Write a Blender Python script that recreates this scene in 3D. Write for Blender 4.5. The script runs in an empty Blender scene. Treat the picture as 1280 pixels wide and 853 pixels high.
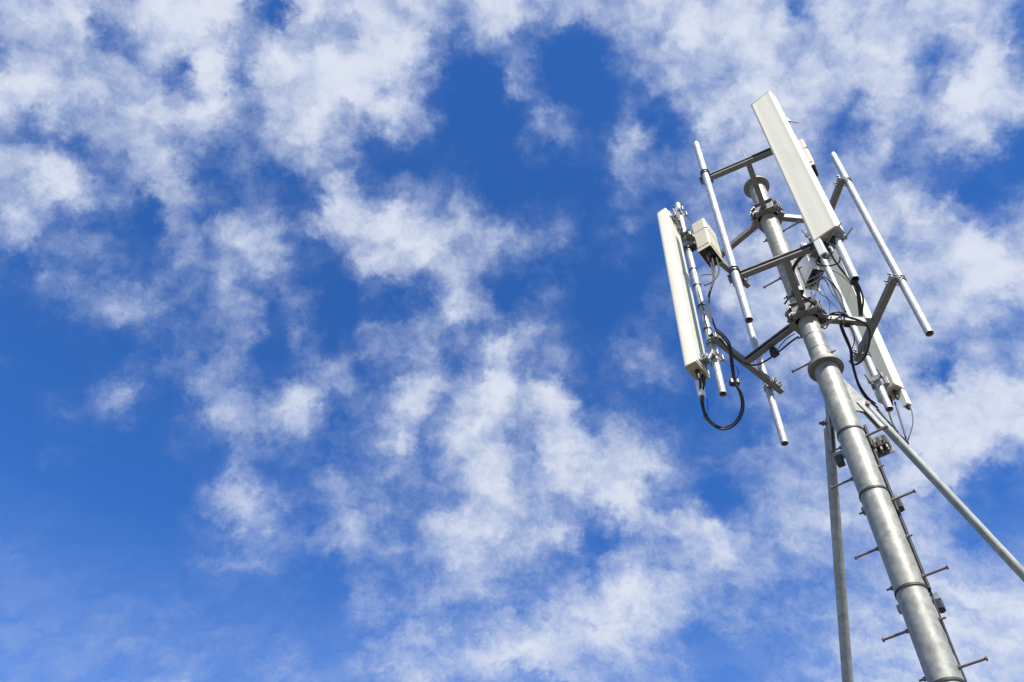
import bpy, bmesh, math, random
from mathutils import Vector, Matrix

random.seed(7)
scn = bpy.context.scene
col = scn.collection
PI = math.pi

# ------------------------------------------------------------------ camera
cam = bpy.data.cameras.new('camera')
cam_ob = bpy.data.objects.new('camera', cam)
col.objects.link(cam_ob)
cam.sensor_width = 36.0
cam.lens = 32.617
cam.clip_start = 0.05
cam.clip_end = 20000
CR = Vector((0.99966151, -0.02029764, 0.01627479)).normalized()
CF = Vector((0.0, 0.62555436, 0.78018059)).normalized()
CU = CR.cross(CF).normalized()
CAM_Z = 1.6
M = Matrix((CR, CU, -CF)).transposed().to_4x4()
M.translation = Vector((0, 0, CAM_Z))
cam_ob.matrix_world = M
scn.camera = cam_ob

# ------------------------------------------------------------------ light
SUN_AZ = math.radians(160)      # clockwise from +Y (the way the camera faces)
SUN_EL = math.radians(55)
sun = bpy.data.lights.new('sun', 'SUN')
sun.energy = 5.0
sun.angle = math.radians(0.53)
sun.color = (1.0, 0.955, 0.88)
sun_ob = bpy.data.objects.new('sun', sun)
col.objects.link(sun_ob)
sd = Vector((math.sin(SUN_AZ) * math.cos(SUN_EL), math.cos(SUN_AZ) * math.cos(SUN_EL), math.sin(SUN_EL)))
sun_ob.rotation_euler = sd.to_track_quat('Z', 'Y').to_euler()
sun_ob.location = (0, -5, 30)

scn.view_settings.view_transform = 'Standard'
scn.view_settings.look = 'None'
scn.view_settings.gamma = 1
scn.view_settings.use_curve_mapping = False
scn.view_settings.exposure = 0.95

# ------------------------------------------------------------------ sky with a broken altocumulus deck
# Cloud cover is a chart of the sky dome: stereographic from the zenith, u to the east, v to the north.
SKY_U0, SKY_U1, SKY_V0, SKY_V1 = -0.44, 0.44, 0.08, 0.62
CLOUD_COVER = [
    [51, 51, 51, 51, 51, 51, 51, 51, 51, 51, 51, 51, 51, 51, 51, 51, 51, 51, 51, 51, 54, 54, 54, 54, 54, 54, 51, 51, 51, 54, 54, 54, 54, 51, 48, 51, 54, 54, 51, 54, 54, 51, 51, 51, 51, 54, 54, 51, 51, 51, 51, 51, 54, 54, 54, 54, 54, 54, 57, 54, 54, 54, 54, 54, 54, 54, 57, 57, 57, 51, 48, 48, 48, 48, 48, 48, 48, 51, 51, 51, 51, 51, 51, 51, 51, 51, 51, 51, 51, 51, 51, 51, 51, 51],
    [51, 51, 51, 51, 51, 51, 51, 51, 51, 51, 51, 51, 51, 51, 51, 51, 51, 54, 54, 57, 57, 57, 57, 57, 57, 57, 51, 54, 57, 59, 59, 59, 57, 51, 48, 57, 59, 57, 57, 57, 57, 54, 54, 54, 57, 59, 57, 54, 54, 54, 51, 54, 57, 57, 57, 57, 57, 59, 62, 57, 57, 59, 59, 59, 59, 59, 59, 59, 59, 57, 48, 48, 48, 48, 48, 48, 48, 48, 48, 51, 51, 51, 51, 51, 51, 51, 51, 51, 51, 51, 51, 51, 51, 51],
    [51, 51, 51, 51, 51, 51, 51, 51, 51, 51, 51, 51, 51, 51, 51, 54, 57, 57, 59, 59, 59, 59, 59, 59, 62, 57, 51, 57, 62, 65, 65, 65, 62, 51, 48, 62, 65, 59, 59, 59, 59, 57, 57, 57, 59, 65, 59, 57, 57, 54, 51, 54, 57, 59, 62, 62, 62, 62, 68, 59, 57, 62, 62, 62, 62, 62, 62, 62, 65, 62, 48, 45, 45, 45, 48, 48, 48, 48, 48, 48, 51, 51, 51, 51, 51, 51, 51, 51, 51, 51, 51, 51, 51, 51],
    [51, 51, 51, 51, 51, 51, 51, 51, 51, 51, 51, 51, 51, 51, 54, 57, 59, 62, 62, 65, 65, 65, 65, 65, 65, 59, 54, 62, 68, 71, 71, 68, 65, 51, 51, 68, 68, 65, 65, 65, 65, 59, 57, 57, 62, 71, 65, 57, 59, 57, 54, 57, 59, 65, 65, 65, 65, 68, 71, 68, 59, 65, 68, 65, 68, 68, 68, 68, 68, 68, 54, 45, 45, 45, 45, 45, 48, 48, 48, 48, 48, 51, 51, 51, 51, 51, 51, 51, 51, 51, 51, 51, 51, 51],
    [51, 51, 51, 51, 51, 51, 51, 51, 51, 51, 51, 51, 51, 54, 57, 59, 62, 65, 68, 68, 68, 68, 68, 68, 68, 57, 57, 68, 74, 76, 76, 74, 65, 48, 54, 74, 74, 68, 68, 68, 68, 62, 59, 59, 65, 76, 68, 59, 59, 59, 54, 57, 62, 68, 68, 68, 68, 71, 76, 74, 62, 65, 71, 71, 71, 71, 71, 71, 71, 74, 62, 45, 45, 45, 45, 45, 45, 48, 48, 48, 48, 51, 51, 51, 51, 51, 51, 51, 51, 51, 51, 51, 51, 51],
    [51, 51, 51, 51, 51, 51, 51, 51, 51, 51, 51, 51, 51, 57, 59, 62, 65, 68, 71, 74, 74, 74, 74, 74, 71, 57, 59, 74, 79, 82, 79, 76, 65, 45, 57, 79, 76, 71, 71, 71, 71, 65, 62, 62, 68, 79, 71, 62, 62, 59, 54, 57, 62, 71, 74, 74, 71, 74, 79, 79, 65, 68, 74, 74, 74, 74, 74, 74, 74, 76, 74, 48, 45, 45, 45, 45, 45, 48, 48, 48, 48, 48, 51, 51, 51, 51, 51, 51, 51, 51, 51, 51, 51, 51],
    [51, 51, 51, 51, 51, 51, 51, 51, 51, 51, 51, 51, 54, 57, 59, 65, 68, 71, 74, 76, 76, 76, 76, 76, 71, 54, 65, 79, 85, 88, 85, 79, 65, 45, 62, 85, 79, 74, 74, 76, 74, 68, 65, 62, 74, 85, 76, 65, 65, 62, 57, 57, 65, 71, 76, 76, 76, 76, 82, 88, 71, 68, 76, 76, 76, 76, 76, 76, 76, 79, 79, 57, 40, 42, 45, 45, 45, 45, 48, 48, 48, 48, 51, 51, 51, 51, 51, 51, 51, 51, 51, 51, 51, 51],
    [51, 51, 51, 51, 51, 51, 51, 51, 51, 51, 51, 51, 54, 59, 62, 65, 68, 71, 74, 76, 76, 76, 76, 79, 68, 57, 71, 82, 88, 91, 88, 82, 62, 42, 68, 91, 82, 76, 76, 76, 76, 71, 65, 65, 74, 88, 79, 65, 65, 65, 57, 57, 65, 74, 76, 76, 76, 76, 82, 88, 74, 45, 68, 79, 76, 76, 76, 76, 76, 74, 79, 65, 23, 37, 48, 51, 51, 51, 51, 51, 51, 51, 51, 51, 51, 51, 51, 51, 51, 51, 51, 51, 51, 51],
    [51, 51, 51, 51, 51, 51, 51, 51, 51, 51, 51, 51, 51, 54, 54, 57, 59, 62, 65, 65, 68, 74, 76, 74, 40, 54, 74, 85, 93, 96, 91, 82, 59, 11, 68, 91, 79, 76, 79, 79, 76, 71, 65, 62, 79, 91, 79, 65, 62, 59, 51, 54, 62, 68, 71, 76, 82, 79, 82, 88, 79, 71, 59, 71, 79, 79, 79, 82, 68, 45, 62, 76, 57, 34, 57, 57, 57, 57, 57, 54, 54, 51, 51, 51, 51, 51, 51, 51, 51, 51, 51, 51, 51, 51],
    [51, 51, 51, 51, 51, 51, 51, 51, 51, 51, 51, 51, 54, 54, 57, 57, 57, 57, 57, 45, 57, 65, 68, 65, 37, 51, 68, 79, 91, 93, 79, 62, 65, 74, 71, 71, 65, 54, 91, 96, 96, 82, 51, 37, 57, 82, 68, 45, 25, 14, 6, 20, 51, 57, 54, 74, 91, 82, 79, 88, 88, 79, 71, 68, 79, 85, 91, 88, 62, 23, 57, 91, 76, 57, 65, 65, 65, 62, 62, 59, 57, 57, 51, 51, 51, 51, 51, 51, 51, 51, 51, 51, 51, 51],
    [51, 51, 51, 51, 51, 51, 51, 51, 51, 51, 51, 57, 59, 62, 65, 68, 71, 74, 76, 79, 79, 62, 59, 71, 74, 71, 68, 45, 25, 85, 74, 45, 74, 85, 74, 76, 85, 93, 99, 96, 93, 76, 45, 11, 17, 40, 45, 37, 6, 0, 0, 3, 40, 48, 54, 59, 65, 68, 76, 88, 91, 79, 76, 79, 79, 85, 93, 91, 79, 54, 54, 93, 99, 82, 79, 76, 74, 71, 65, 62, 57, 54, 51, 51, 51, 51, 51, 51, 51, 51, 51, 51, 51, 51],
    [51, 51, 51, 51, 51, 51, 51, 51, 51, 51, 54, 57, 59, 62, 65, 71, 74, 76, 79, 85, 85, 74, 71, 71, 71, 71, 68, 42, 54, 82, 71, 40, 79, 91, 88, 88, 96, 99, 96, 82, 71, 51, 14, 0, 0, 6, 54, 45, 23, 0, 0, 0, 14, 34, 45, 54, 65, 74, 79, 85, 85, 79, 79, 79, 76, 71, 76, 82, 79, 62, 59, 82, 91, 68, 59, 54, 51, 45, 42, 42, 42, 45, 45, 48, 51, 51, 51, 51, 51, 51, 51, 51, 51, 51],
    [51, 51, 51, 51, 51, 51, 51, 51, 51, 51, 51, 51, 54, 54, 57, 59, 62, 65, 68, 68, 59, 71, 65, 59, 48, 71, 79, 79, 79, 79, 71, 68, 79, 85, 85, 88, 88, 65, 88, 96, 91, 59, 25, 0, 0, 0, 6, 31, 62, 57, 20, 3, 23, 40, 28, 37, 71, 82, 82, 79, 76, 76, 76, 68, 57, 31, 48, 71, 62, 45, 62, 71, 65, 40, 3, 25, 31, 34, 37, 40, 40, 42, 45, 48, 51, 51, 51, 51, 51, 51, 51, 51, 51, 51],
    [51, 51, 51, 51, 51, 51, 51, 51, 51, 51, 51, 54, 54, 54, 54, 54, 54, 54, 57, 57, 25, 40, 37, 57, 71, 74, 71, 65, 59, 54, 54, 57, 74, 76, 79, 93, 79, 54, 45, 68, 68, 42, 20, 6, 0, 0, 0, 25, 51, 51, 28, 20, 45, 65, 51, 11, 37, 59, 76, 57, 68, 74, 76, 54, 28, 37, 51, 65, 40, 37, 25, 31, 34, 14, 20, 31, 34, 37, 40, 40, 42, 45, 45, 48, 48, 51, 51, 51, 51, 51, 51, 51, 51, 51],
    [51, 51, 51, 51, 51, 51, 51, 51, 51, 51, 54, 57, 57, 59, 62, 62, 62, 65, 68, 79, 74, 68, 42, 48, 57, 71, 68, 57, 45, 37, 40, 45, 54, 54, 59, 71, 59, 28, 11, 25, 28, 14, 11, 14, 8, 0, 6, 23, 28, 25, 20, 23, 45, 65, 57, 45, 40, 48, 68, 71, 59, 65, 71, 59, 45, 57, 65, 68, 59, 54, 42, 28, 0, 0, 31, 42, 40, 42, 45, 45, 48, 48, 51, 51, 51, 51, 51, 51, 51, 51, 51, 51, 51, 51],
    [51, 51, 51, 51, 51, 51, 51, 51, 51, 51, 54, 57, 57, 59, 62, 65, 65, 68, 68, 54, 74, 82, 68, 40, 57, 62, 68, 65, 42, 14, 37, 37, 34, 37, 48, 57, 51, 31, 17, 11, 11, 14, 23, 31, 20, 3, 0, 3, 3, 0, 3, 11, 37, 57, 51, 42, 42, 48, 59, 59, 54, 54, 59, 59, 54, 62, 68, 68, 68, 74, 74, 65, 37, 28, 45, 51, 51, 54, 57, 57, 57, 57, 57, 54, 51, 51, 51, 51, 51, 51, 51, 51, 51, 51],
    [51, 51, 51, 51, 51, 51, 51, 51, 51, 51, 54, 54, 57, 57, 59, 62, 65, 65, 71, 54, 45, 57, 57, 57, 34, 17, 54, 62, 45, 37, 42, 40, 34, 23, 31, 59, 68, 54, 42, 40, 37, 37, 42, 54, 37, 11, 6, 8, 8, 8, 8, 11, 20, 31, 34, 40, 48, 54, 51, 45, 42, 45, 54, 57, 57, 59, 65, 65, 59, 59, 68, 71, 71, 74, 68, 65, 68, 68, 65, 65, 65, 62, 59, 57, 54, 51, 51, 51, 51, 51, 51, 51, 51, 51],
    [51, 51, 51, 51, 51, 51, 51, 51, 48, 48, 48, 48, 48, 51, 51, 54, 57, 62, 74, 51, 34, 37, 34, 42, 14, 0, 57, 59, 45, 54, 71, 59, 48, 34, 34, 65, 82, 74, 76, 91, 76, 59, 45, 62, 48, 31, 25, 25, 25, 25, 20, 11, 14, 25, 25, 25, 37, 48, 48, 48, 54, 57, 62, 62, 65, 65, 68, 62, 57, 48, 59, 71, 85, 96, 88, 76, 76, 76, 74, 71, 68, 62, 59, 57, 54, 51, 51, 51, 51, 51, 51, 51, 51, 51],
    [51, 51, 51, 51, 51, 51, 51, 48, 45, 42, 40, 37, 34, 34, 34, 34, 34, 40, 48, 45, 34, 37, 42, 31, 17, 17, 42, 57, 48, 62, 85, 79, 68, 54, 51, 65, 76, 76, 79, 96, 93, 93, 79, 59, 54, 65, 59, 42, 42, 42, 31, 11, 23, 42, 31, 11, 17, 31, 45, 57, 65, 68, 68, 65, 68, 68, 68, 68, 68, 68, 71, 79, 91, 99, 91, 79, 74, 74, 68, 65, 62, 59, 57, 54, 54, 51, 51, 51, 51, 51, 51, 51, 51, 51],
    [51, 51, 51, 51, 51, 51, 51, 48, 42, 40, 34, 31, 28, 25, 23, 20, 17, 20, 31, 51, 40, 37, 45, 42, 31, 28, 37, 45, 42, 45, 65, 68, 65, 45, 23, 40, 57, 74, 79, 82, 88, 99, 79, 62, 54, 54, 51, 42, 40, 40, 28, 14, 17, 28, 20, 8, 14, 31, 48, 62, 68, 65, 65, 65, 65, 68, 68, 71, 76, 79, 74, 76, 85, 88, 82, 71, 65, 65, 65, 62, 59, 59, 57, 57, 54, 51, 51, 51, 51, 51, 51, 51, 51, 51],
    [51, 51, 51, 51, 51, 51, 51, 45, 42, 37, 34, 28, 25, 20, 17, 14, 11, 11, 20, 31, 42, 45, 51, 62, 62, 42, 31, 37, 48, 62, 59, 48, 42, 31, 17, 11, 28, 62, 79, 65, 54, 48, 51, 65, 54, 34, 23, 25, 28, 25, 17, 11, 8, 8, 8, 11, 20, 31, 45, 65, 71, 68, 71, 74, 71, 65, 65, 71, 79, 82, 71, 71, 76, 76, 68, 59, 57, 65, 65, 62, 62, 59, 57, 57, 54, 54, 51, 51, 51, 51, 51, 51, 51, 51],
    [51, 51, 51, 51, 51, 51, 51, 45, 42, 37, 34, 28, 25, 20, 17, 11, 11, 11, 11, 20, 40, 45, 54, 65, 68, 48, 34, 40, 48, 62, 51, 34, 48, 37, 17, 0, 3, 31, 40, 28, 25, 31, 48, 71, 57, 20, 0, 11, 28, 31, 23, 6, 0, 0, 6, 25, 34, 31, 42, 62, 68, 65, 71, 76, 74, 65, 65, 68, 68, 45, 57, 68, 71, 62, 57, 59, 65, 65, 65, 62, 62, 59, 59, 57, 57, 54, 51, 51, 51, 51, 51, 51, 51, 51],
    [51, 51, 51, 51, 51, 51, 48, 45, 40, 37, 31, 28, 23, 20, 17, 11, 11, 11, 11, 14, 23, 23, 20, 28, 34, 37, 34, 31, 34, 45, 40, 20, 23, 34, 20, 0, 0, 17, 20, 14, 23, 34, 59, 85, 57, 23, 11, 28, 37, 37, 25, 8, 0, 6, 17, 31, 31, 23, 25, 48, 57, 57, 62, 68, 68, 65, 68, 68, 62, 54, 62, 65, 51, 40, 57, 65, 68, 68, 68, 65, 65, 65, 62, 62, 59, 57, 54, 51, 51, 51, 51, 51, 51, 51],
    [51, 51, 51, 51, 51, 51, 48, 42, 37, 34, 28, 25, 23, 20, 14, 11, 20, 11, 3, 6, 14, 11, 6, 14, 25, 34, 37, 25, 28, 48, 42, 17, 14, 45, 25, 6, 8, 25, 37, 48, 65, 62, 54, 51, 37, 45, 54, 59, 51, 40, 25, 14, 14, 31, 40, 37, 31, 14, 14, 31, 42, 48, 54, 62, 68, 68, 68, 65, 65, 65, 68, 68, 40, 0, 59, 76, 79, 76, 76, 74, 71, 71, 68, 65, 62, 59, 54, 51, 51, 51, 51, 51, 51, 51],
    [51, 51, 51, 51, 51, 51, 45, 40, 34, 28, 25, 20, 14, 11, 8, 6, 6, 8, 3, 6, 11, 11, 14, 34, 40, 42, 48, 45, 48, 59, 45, 11, 11, 28, 31, 25, 34, 51, 45, 48, 57, 59, 37, 28, 40, 76, 82, 65, 45, 40, 34, 20, 20, 37, 48, 45, 40, 25, 20, 23, 25, 37, 48, 59, 68, 65, 65, 65, 65, 65, 68, 74, 74, 74, 82, 88, 91, 88, 82, 79, 76, 74, 68, 65, 59, 54, 51, 51, 51, 51, 51, 51, 51, 51],
    [51, 51, 51, 51, 51, 51, 45, 40, 34, 28, 23, 17, 11, 6, 3, 0, 0, 8, 23, 23, 20, 37, 51, 40, 31, 25, 40, 68, 62, 54, 37, 17, 20, 37, 42, 45, 48, 31, 34, 37, 48, 59, 40, 25, 45, 82, 79, 48, 37, 45, 45, 31, 23, 23, 37, 42, 40, 28, 20, 17, 23, 34, 45, 57, 59, 57, 57, 62, 68, 65, 68, 76, 85, 93, 99, 99, 93, 85, 79, 74, 68, 59, 54, 48, 45, 45, 45, 45, 48, 51, 51, 51, 51, 51],
    [51, 51, 51, 51, 51, 48, 45, 40, 34, 28, 23, 17, 11, 6, 3, 0, 0, 6, 23, 28, 23, 40, 51, 28, 17, 8, 25, 62, 71, 65, 48, 40, 57, 76, 62, 48, 45, 45, 48, 57, 79, 82, 62, 45, 57, 85, 82, 62, 71, 74, 68, 42, 23, 17, 28, 28, 23, 17, 11, 14, 23, 34, 42, 48, 51, 54, 54, 62, 65, 65, 68, 74, 82, 93, 96, 88, 71, 57, 51, 45, 40, 37, 37, 37, 37, 40, 42, 45, 48, 51, 51, 51, 51, 51],
    [51, 51, 51, 51, 51, 48, 42, 40, 34, 31, 28, 23, 17, 11, 6, 3, 3, 8, 11, 11, 11, 17, 14, 6, 8, 14, 25, 48, 71, 71, 59, 59, 79, 85, 51, 37, 40, 42, 54, 71, 82, 74, 34, 57, 68, 82, 79, 62, 65, 85, 82, 57, 40, 40, 37, 34, 28, 20, 14, 17, 20, 23, 25, 34, 42, 51, 54, 59, 65, 65, 65, 71, 79, 85, 82, 62, 31, 14, 25, 25, 28, 28, 31, 34, 37, 37, 40, 42, 48, 51, 51, 51, 51, 51],
    [51, 51, 51, 51, 51, 45, 42, 37, 31, 28, 25, 20, 17, 14, 11, 11, 11, 17, 20, 20, 14, 6, 0, 0, 8, 23, 25, 31, 48, 59, 59, 59, 68, 65, 45, 31, 37, 45, 59, 76, 68, 54, 54, 71, 79, 85, 76, 54, 51, 74, 82, 71, 51, 57, 54, 48, 45, 34, 23, 23, 25, 23, 23, 31, 45, 51, 54, 59, 65, 65, 65, 71, 76, 76, 65, 40, 20, 8, 20, 23, 23, 25, 28, 31, 34, 37, 40, 42, 48, 48, 51, 51, 51, 51],
    [51, 51, 51, 51, 51, 45, 42, 37, 31, 25, 20, 17, 11, 8, 6, 6, 8, 14, 20, 20, 14, 3, 0, 0, 11, 23, 20, 14, 31, 48, 45, 40, 40, 40, 40, 37, 34, 40, 65, 85, 62, 40, 45, 71, 88, 91, 76, 54, 48, 74, 91, 91, 71, 65, 65, 62, 57, 45, 28, 25, 37, 37, 37, 42, 54, 57, 57, 59, 65, 65, 65, 68, 71, 59, 45, 25, 25, 20, 20, 20, 23, 25, 28, 31, 37, 40, 42, 45, 48, 48, 51, 51, 51, 51],
    [51, 51, 51, 51, 48, 45, 42, 40, 34, 28, 25, 20, 14, 8, 3, 3, 3, 3, 3, 3, 3, 0, 0, 0, 6, 14, 14, 17, 40, 51, 34, 23, 20, 23, 37, 40, 28, 28, 40, 57, 45, 31, 37, 59, 76, 82, 76, 62, 57, 79, 96, 85, 65, 68, 76, 74, 65, 48, 31, 28, 28, 31, 40, 51, 59, 65, 62, 65, 65, 65, 65, 68, 68, 59, 51, 40, 23, 20, 23, 23, 25, 31, 37, 40, 45, 48, 48, 51, 51, 51, 51, 51, 51, 51],
    [51, 51, 51, 51, 48, 45, 42, 40, 37, 34, 28, 25, 20, 14, 11, 11, 6, 0, 0, 0, 0, 3, 0, 0, 0, 3, 20, 34, 48, 57, 48, 37, 28, 28, 42, 54, 45, 31, 34, 42, 40, 31, 34, 51, 71, 85, 82, 68, 62, 76, 88, 82, 74, 85, 99, 85, 54, 37, 37, 28, 0, 0, 37, 54, 62, 68, 71, 71, 71, 68, 68, 68, 68, 65, 59, 48, 34, 31, 34, 37, 40, 45, 48, 51, 54, 54, 54, 54, 54, 51, 51, 51, 51, 51],
    [51, 51, 51, 51, 48, 42, 40, 40, 37, 34, 34, 31, 25, 23, 20, 20, 14, 3, 0, 0, 0, 0, 0, 3, 6, 14, 23, 34, 54, 68, 59, 51, 37, 34, 45, 59, 51, 42, 37, 40, 37, 37, 40, 40, 68, 82, 79, 68, 62, 68, 65, 71, 71, 85, 99, 85, 57, 40, 45, 51, 37, 34, 42, 42, 57, 71, 76, 76, 71, 62, 62, 62, 65, 65, 59, 54, 54, 54, 48, 51, 54, 57, 59, 59, 59, 59, 59, 57, 54, 54, 51, 51, 51, 51],
    [51, 51, 51, 51, 48, 42, 37, 34, 28, 28, 25, 25, 23, 23, 23, 25, 20, 11, 6, 0, 0, 0, 0, 3, 8, 20, 23, 28, 40, 51, 48, 45, 37, 34, 45, 59, 65, 59, 48, 40, 40, 51, 59, 68, 74, 71, 65, 62, 62, 65, 62, 57, 37, 42, 59, 65, 68, 71, 71, 76, 85, 79, 57, 42, 51, 59, 65, 65, 57, 48, 51, 57, 62, 65, 62, 59, 65, 71, 65, 65, 68, 68, 68, 68, 65, 65, 62, 59, 57, 54, 51, 51, 51, 51],
    [51, 51, 51, 51, 48, 42, 40, 34, 28, 25, 20, 14, 11, 8, 11, 14, 11, 11, 8, 3, 0, 0, 0, 3, 8, 17, 25, 34, 42, 45, 42, 40, 34, 31, 40, 54, 68, 65, 51, 40, 34, 57, 68, 79, 82, 74, 62, 59, 62, 68, 82, 59, 17, 11, 25, 54, 62, 62, 65, 74, 85, 82, 68, 59, 51, 45, 48, 54, 48, 42, 45, 54, 59, 65, 65, 65, 74, 79, 74, 74, 74, 74, 74, 71, 68, 65, 62, 59, 57, 54, 51, 51, 51, 51],
    [51, 51, 51, 51, 45, 42, 40, 37, 34, 28, 25, 20, 14, 8, 6, 6, 6, 6, 11, 14, 6, 0, 0, 6, 11, 17, 28, 37, 42, 42, 37, 31, 25, 23, 25, 34, 42, 45, 45, 51, 48, 51, 59, 71, 79, 74, 65, 62, 62, 59, 59, 48, 37, 37, 48, 59, 54, 51, 57, 62, 68, 68, 65, 59, 48, 37, 40, 45, 45, 42, 48, 54, 62, 65, 68, 74, 76, 76, 76, 76, 76, 76, 74, 71, 68, 65, 62, 59, 57, 54, 51, 51, 51, 51],
    [51, 51, 51, 48, 45, 42, 40, 37, 31, 28, 25, 23, 20, 17, 14, 14, 17, 17, 17, 17, 11, 8, 6, 8, 14, 17, 20, 23, 25, 25, 25, 23, 20, 20, 17, 20, 28, 37, 37, 37, 40, 45, 54, 62, 65, 62, 59, 54, 54, 51, 48, 45, 23, 48, 68, 74, 68, 65, 68, 71, 62, 54, 51, 51, 42, 34, 37, 42, 45, 48, 54, 62, 65, 65, 71, 76, 79, 76, 76, 76, 76, 76, 74, 71, 68, 65, 62, 59, 57, 54, 51, 51, 51, 51],
    [51, 51, 51, 48, 45, 45, 40, 37, 34, 28, 25, 23, 20, 17, 17, 17, 25, 25, 20, 17, 23, 23, 20, 20, 23, 20, 17, 14, 14, 14, 14, 17, 17, 17, 11, 11, 25, 40, 34, 28, 34, 45, 54, 59, 62, 57, 45, 37, 37, 42, 48, 48, 48, 59, 82, 93, 85, 76, 71, 65, 57, 51, 51, 51, 48, 42, 42, 42, 45, 54, 59, 62, 62, 65, 68, 76, 79, 76, 76, 76, 76, 76, 74, 71, 71, 68, 65, 62, 59, 57, 54, 51, 51, 51],
    [51, 51, 51, 48, 45, 45, 42, 40, 37, 34, 31, 25, 23, 17, 17, 17, 17, 20, 23, 23, 28, 31, 28, 28, 28, 25, 17, 14, 14, 14, 14, 14, 17, 14, 8, 11, 25, 40, 40, 37, 40, 48, 51, 51, 51, 51, 48, 40, 40, 51, 59, 62, 65, 71, 85, 88, 82, 74, 59, 37, 34, 42, 48, 48, 45, 42, 40, 37, 42, 57, 65, 59, 57, 62, 68, 74, 76, 76, 76, 76, 76, 76, 74, 74, 71, 68, 65, 62, 59, 57, 54, 51, 51, 51],
    [51, 51, 51, 48, 45, 45, 42, 40, 37, 34, 34, 31, 28, 25, 25, 23, 20, 23, 28, 28, 28, 28, 28, 28, 28, 25, 23, 23, 20, 20, 20, 20, 20, 17, 11, 11, 25, 37, 45, 48, 51, 51, 48, 40, 40, 51, 62, 62, 65, 74, 74, 74, 74, 74, 74, 74, 71, 65, 51, 25, 6, 11, 25, 28, 31, 34, 34, 31, 37, 57, 65, 59, 62, 65, 68, 74, 76, 76, 76, 76, 76, 76, 76, 74, 71, 68, 65, 62, 59, 57, 54, 51, 51, 51],
    [51, 51, 51, 48, 45, 42, 42, 40, 37, 34, 34, 31, 28, 28, 28, 28, 28, 28, 28, 28, 28, 28, 31, 31, 31, 28, 28, 28, 28, 28, 25, 25, 25, 23, 20, 20, 28, 40, 45, 48, 54, 57, 57, 51, 54, 65, 74, 79, 88, 85, 79, 74, 68, 65, 65, 62, 59, 51, 45, 37, 20, 11, 8, 6, 20, 31, 34, 37, 42, 51, 57, 62, 65, 65, 65, 74, 76, 76, 76, 76, 76, 76, 74, 71, 71, 68, 65, 62, 59, 57, 54, 51, 51, 51],
    [51, 51, 51, 48, 45, 45, 42, 40, 37, 34, 34, 31, 28, 28, 28, 28, 28, 28, 28, 28, 28, 31, 37, 40, 37, 34, 28, 28, 28, 28, 31, 34, 34, 31, 25, 25, 31, 40, 45, 51, 54, 59, 59, 62, 71, 82, 76, 74, 76, 74, 71, 65, 59, 57, 54, 51, 48, 42, 42, 40, 31, 17, 11, 17, 31, 34, 34, 40, 45, 51, 54, 62, 65, 65, 65, 71, 76, 76, 74, 74, 74, 74, 71, 71, 68, 65, 62, 59, 57, 54, 51, 51, 51, 51],
    [51, 51, 51, 48, 48, 45, 42, 40, 37, 37, 34, 31, 31, 28, 28, 28, 28, 28, 28, 28, 28, 31, 40, 40, 40, 34, 28, 25, 25, 31, 37, 40, 40, 37, 34, 31, 34, 40, 48, 57, 57, 54, 54, 54, 57, 62, 59, 51, 48, 48, 51, 54, 51, 51, 45, 40, 37, 40, 40, 40, 34, 20, 17, 31, 40, 37, 34, 37, 45, 48, 54, 59, 65, 65, 65, 68, 74, 74, 71, 71, 71, 71, 68, 68, 65, 65, 62, 59, 57, 54, 51, 51, 51, 51],
    [51, 51, 51, 51, 48, 45, 42, 40, 40, 37, 34, 34, 31, 31, 31, 31, 31, 31, 28, 28, 28, 34, 40, 40, 40, 34, 28, 25, 25, 31, 37, 40, 40, 37, 34, 34, 34, 40, 48, 59, 59, 51, 48, 48, 51, 51, 51, 45, 40, 40, 48, 51, 51, 48, 42, 40, 37, 40, 40, 40, 34, 20, 17, 28, 40, 37, 34, 37, 42, 48, 54, 59, 62, 62, 62, 65, 71, 71, 68, 68, 68, 68, 65, 65, 62, 62, 59, 57, 54, 51, 51, 51, 51, 51],
    [51, 51, 51, 51, 48, 45, 45, 42, 40, 40, 37, 37, 34, 34, 34, 34, 34, 31, 31, 31, 31, 37, 40, 40, 40, 34, 28, 28, 28, 31, 37, 40, 40, 37, 34, 34, 34, 40, 48, 59, 59, 51, 48, 48, 51, 51, 51, 45, 40, 40, 48, 51, 51, 48, 45, 40, 37, 40, 40, 40, 37, 23, 20, 31, 40, 40, 34, 40, 45, 48, 54, 57, 62, 62, 62, 62, 68, 68, 68, 65, 65, 65, 62, 62, 62, 59, 57, 54, 54, 51, 51, 51, 51, 51],
    [51, 51, 51, 51, 51, 48, 45, 42, 42, 40, 40, 37, 37, 37, 37, 34, 34, 34, 34, 34, 34, 37, 42, 42, 40, 37, 31, 31, 31, 34, 40, 40, 40, 40, 37, 34, 37, 40, 48, 59, 59, 51, 48, 48, 51, 51, 51, 45, 40, 40, 48, 51, 51, 48, 45, 40, 40, 40, 40, 42, 37, 28, 23, 31, 40, 40, 37, 40, 45, 48, 51, 57, 59, 59, 59, 59, 65, 65, 65, 62, 62, 62, 59, 59, 59, 57, 54, 54, 51, 51, 51, 51, 51, 51],
    [51, 51, 51, 51, 51, 48, 48, 45, 42, 42, 40, 40, 40, 40, 37, 37, 37, 37, 37, 37, 37, 40, 42, 42, 42, 37, 34, 31, 34, 37, 40, 42, 42, 40, 37, 37, 37, 40, 48, 57, 57, 51, 48, 48, 51, 51, 51, 45, 42, 42, 48, 51, 51, 48, 45, 42, 40, 40, 42, 42, 40, 31, 25, 34, 42, 42, 40, 40, 45, 48, 51, 54, 57, 59, 57, 59, 62, 62, 62, 59, 59, 59, 57, 57, 57, 54, 54, 51, 51, 51, 51, 51, 51, 51],
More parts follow.
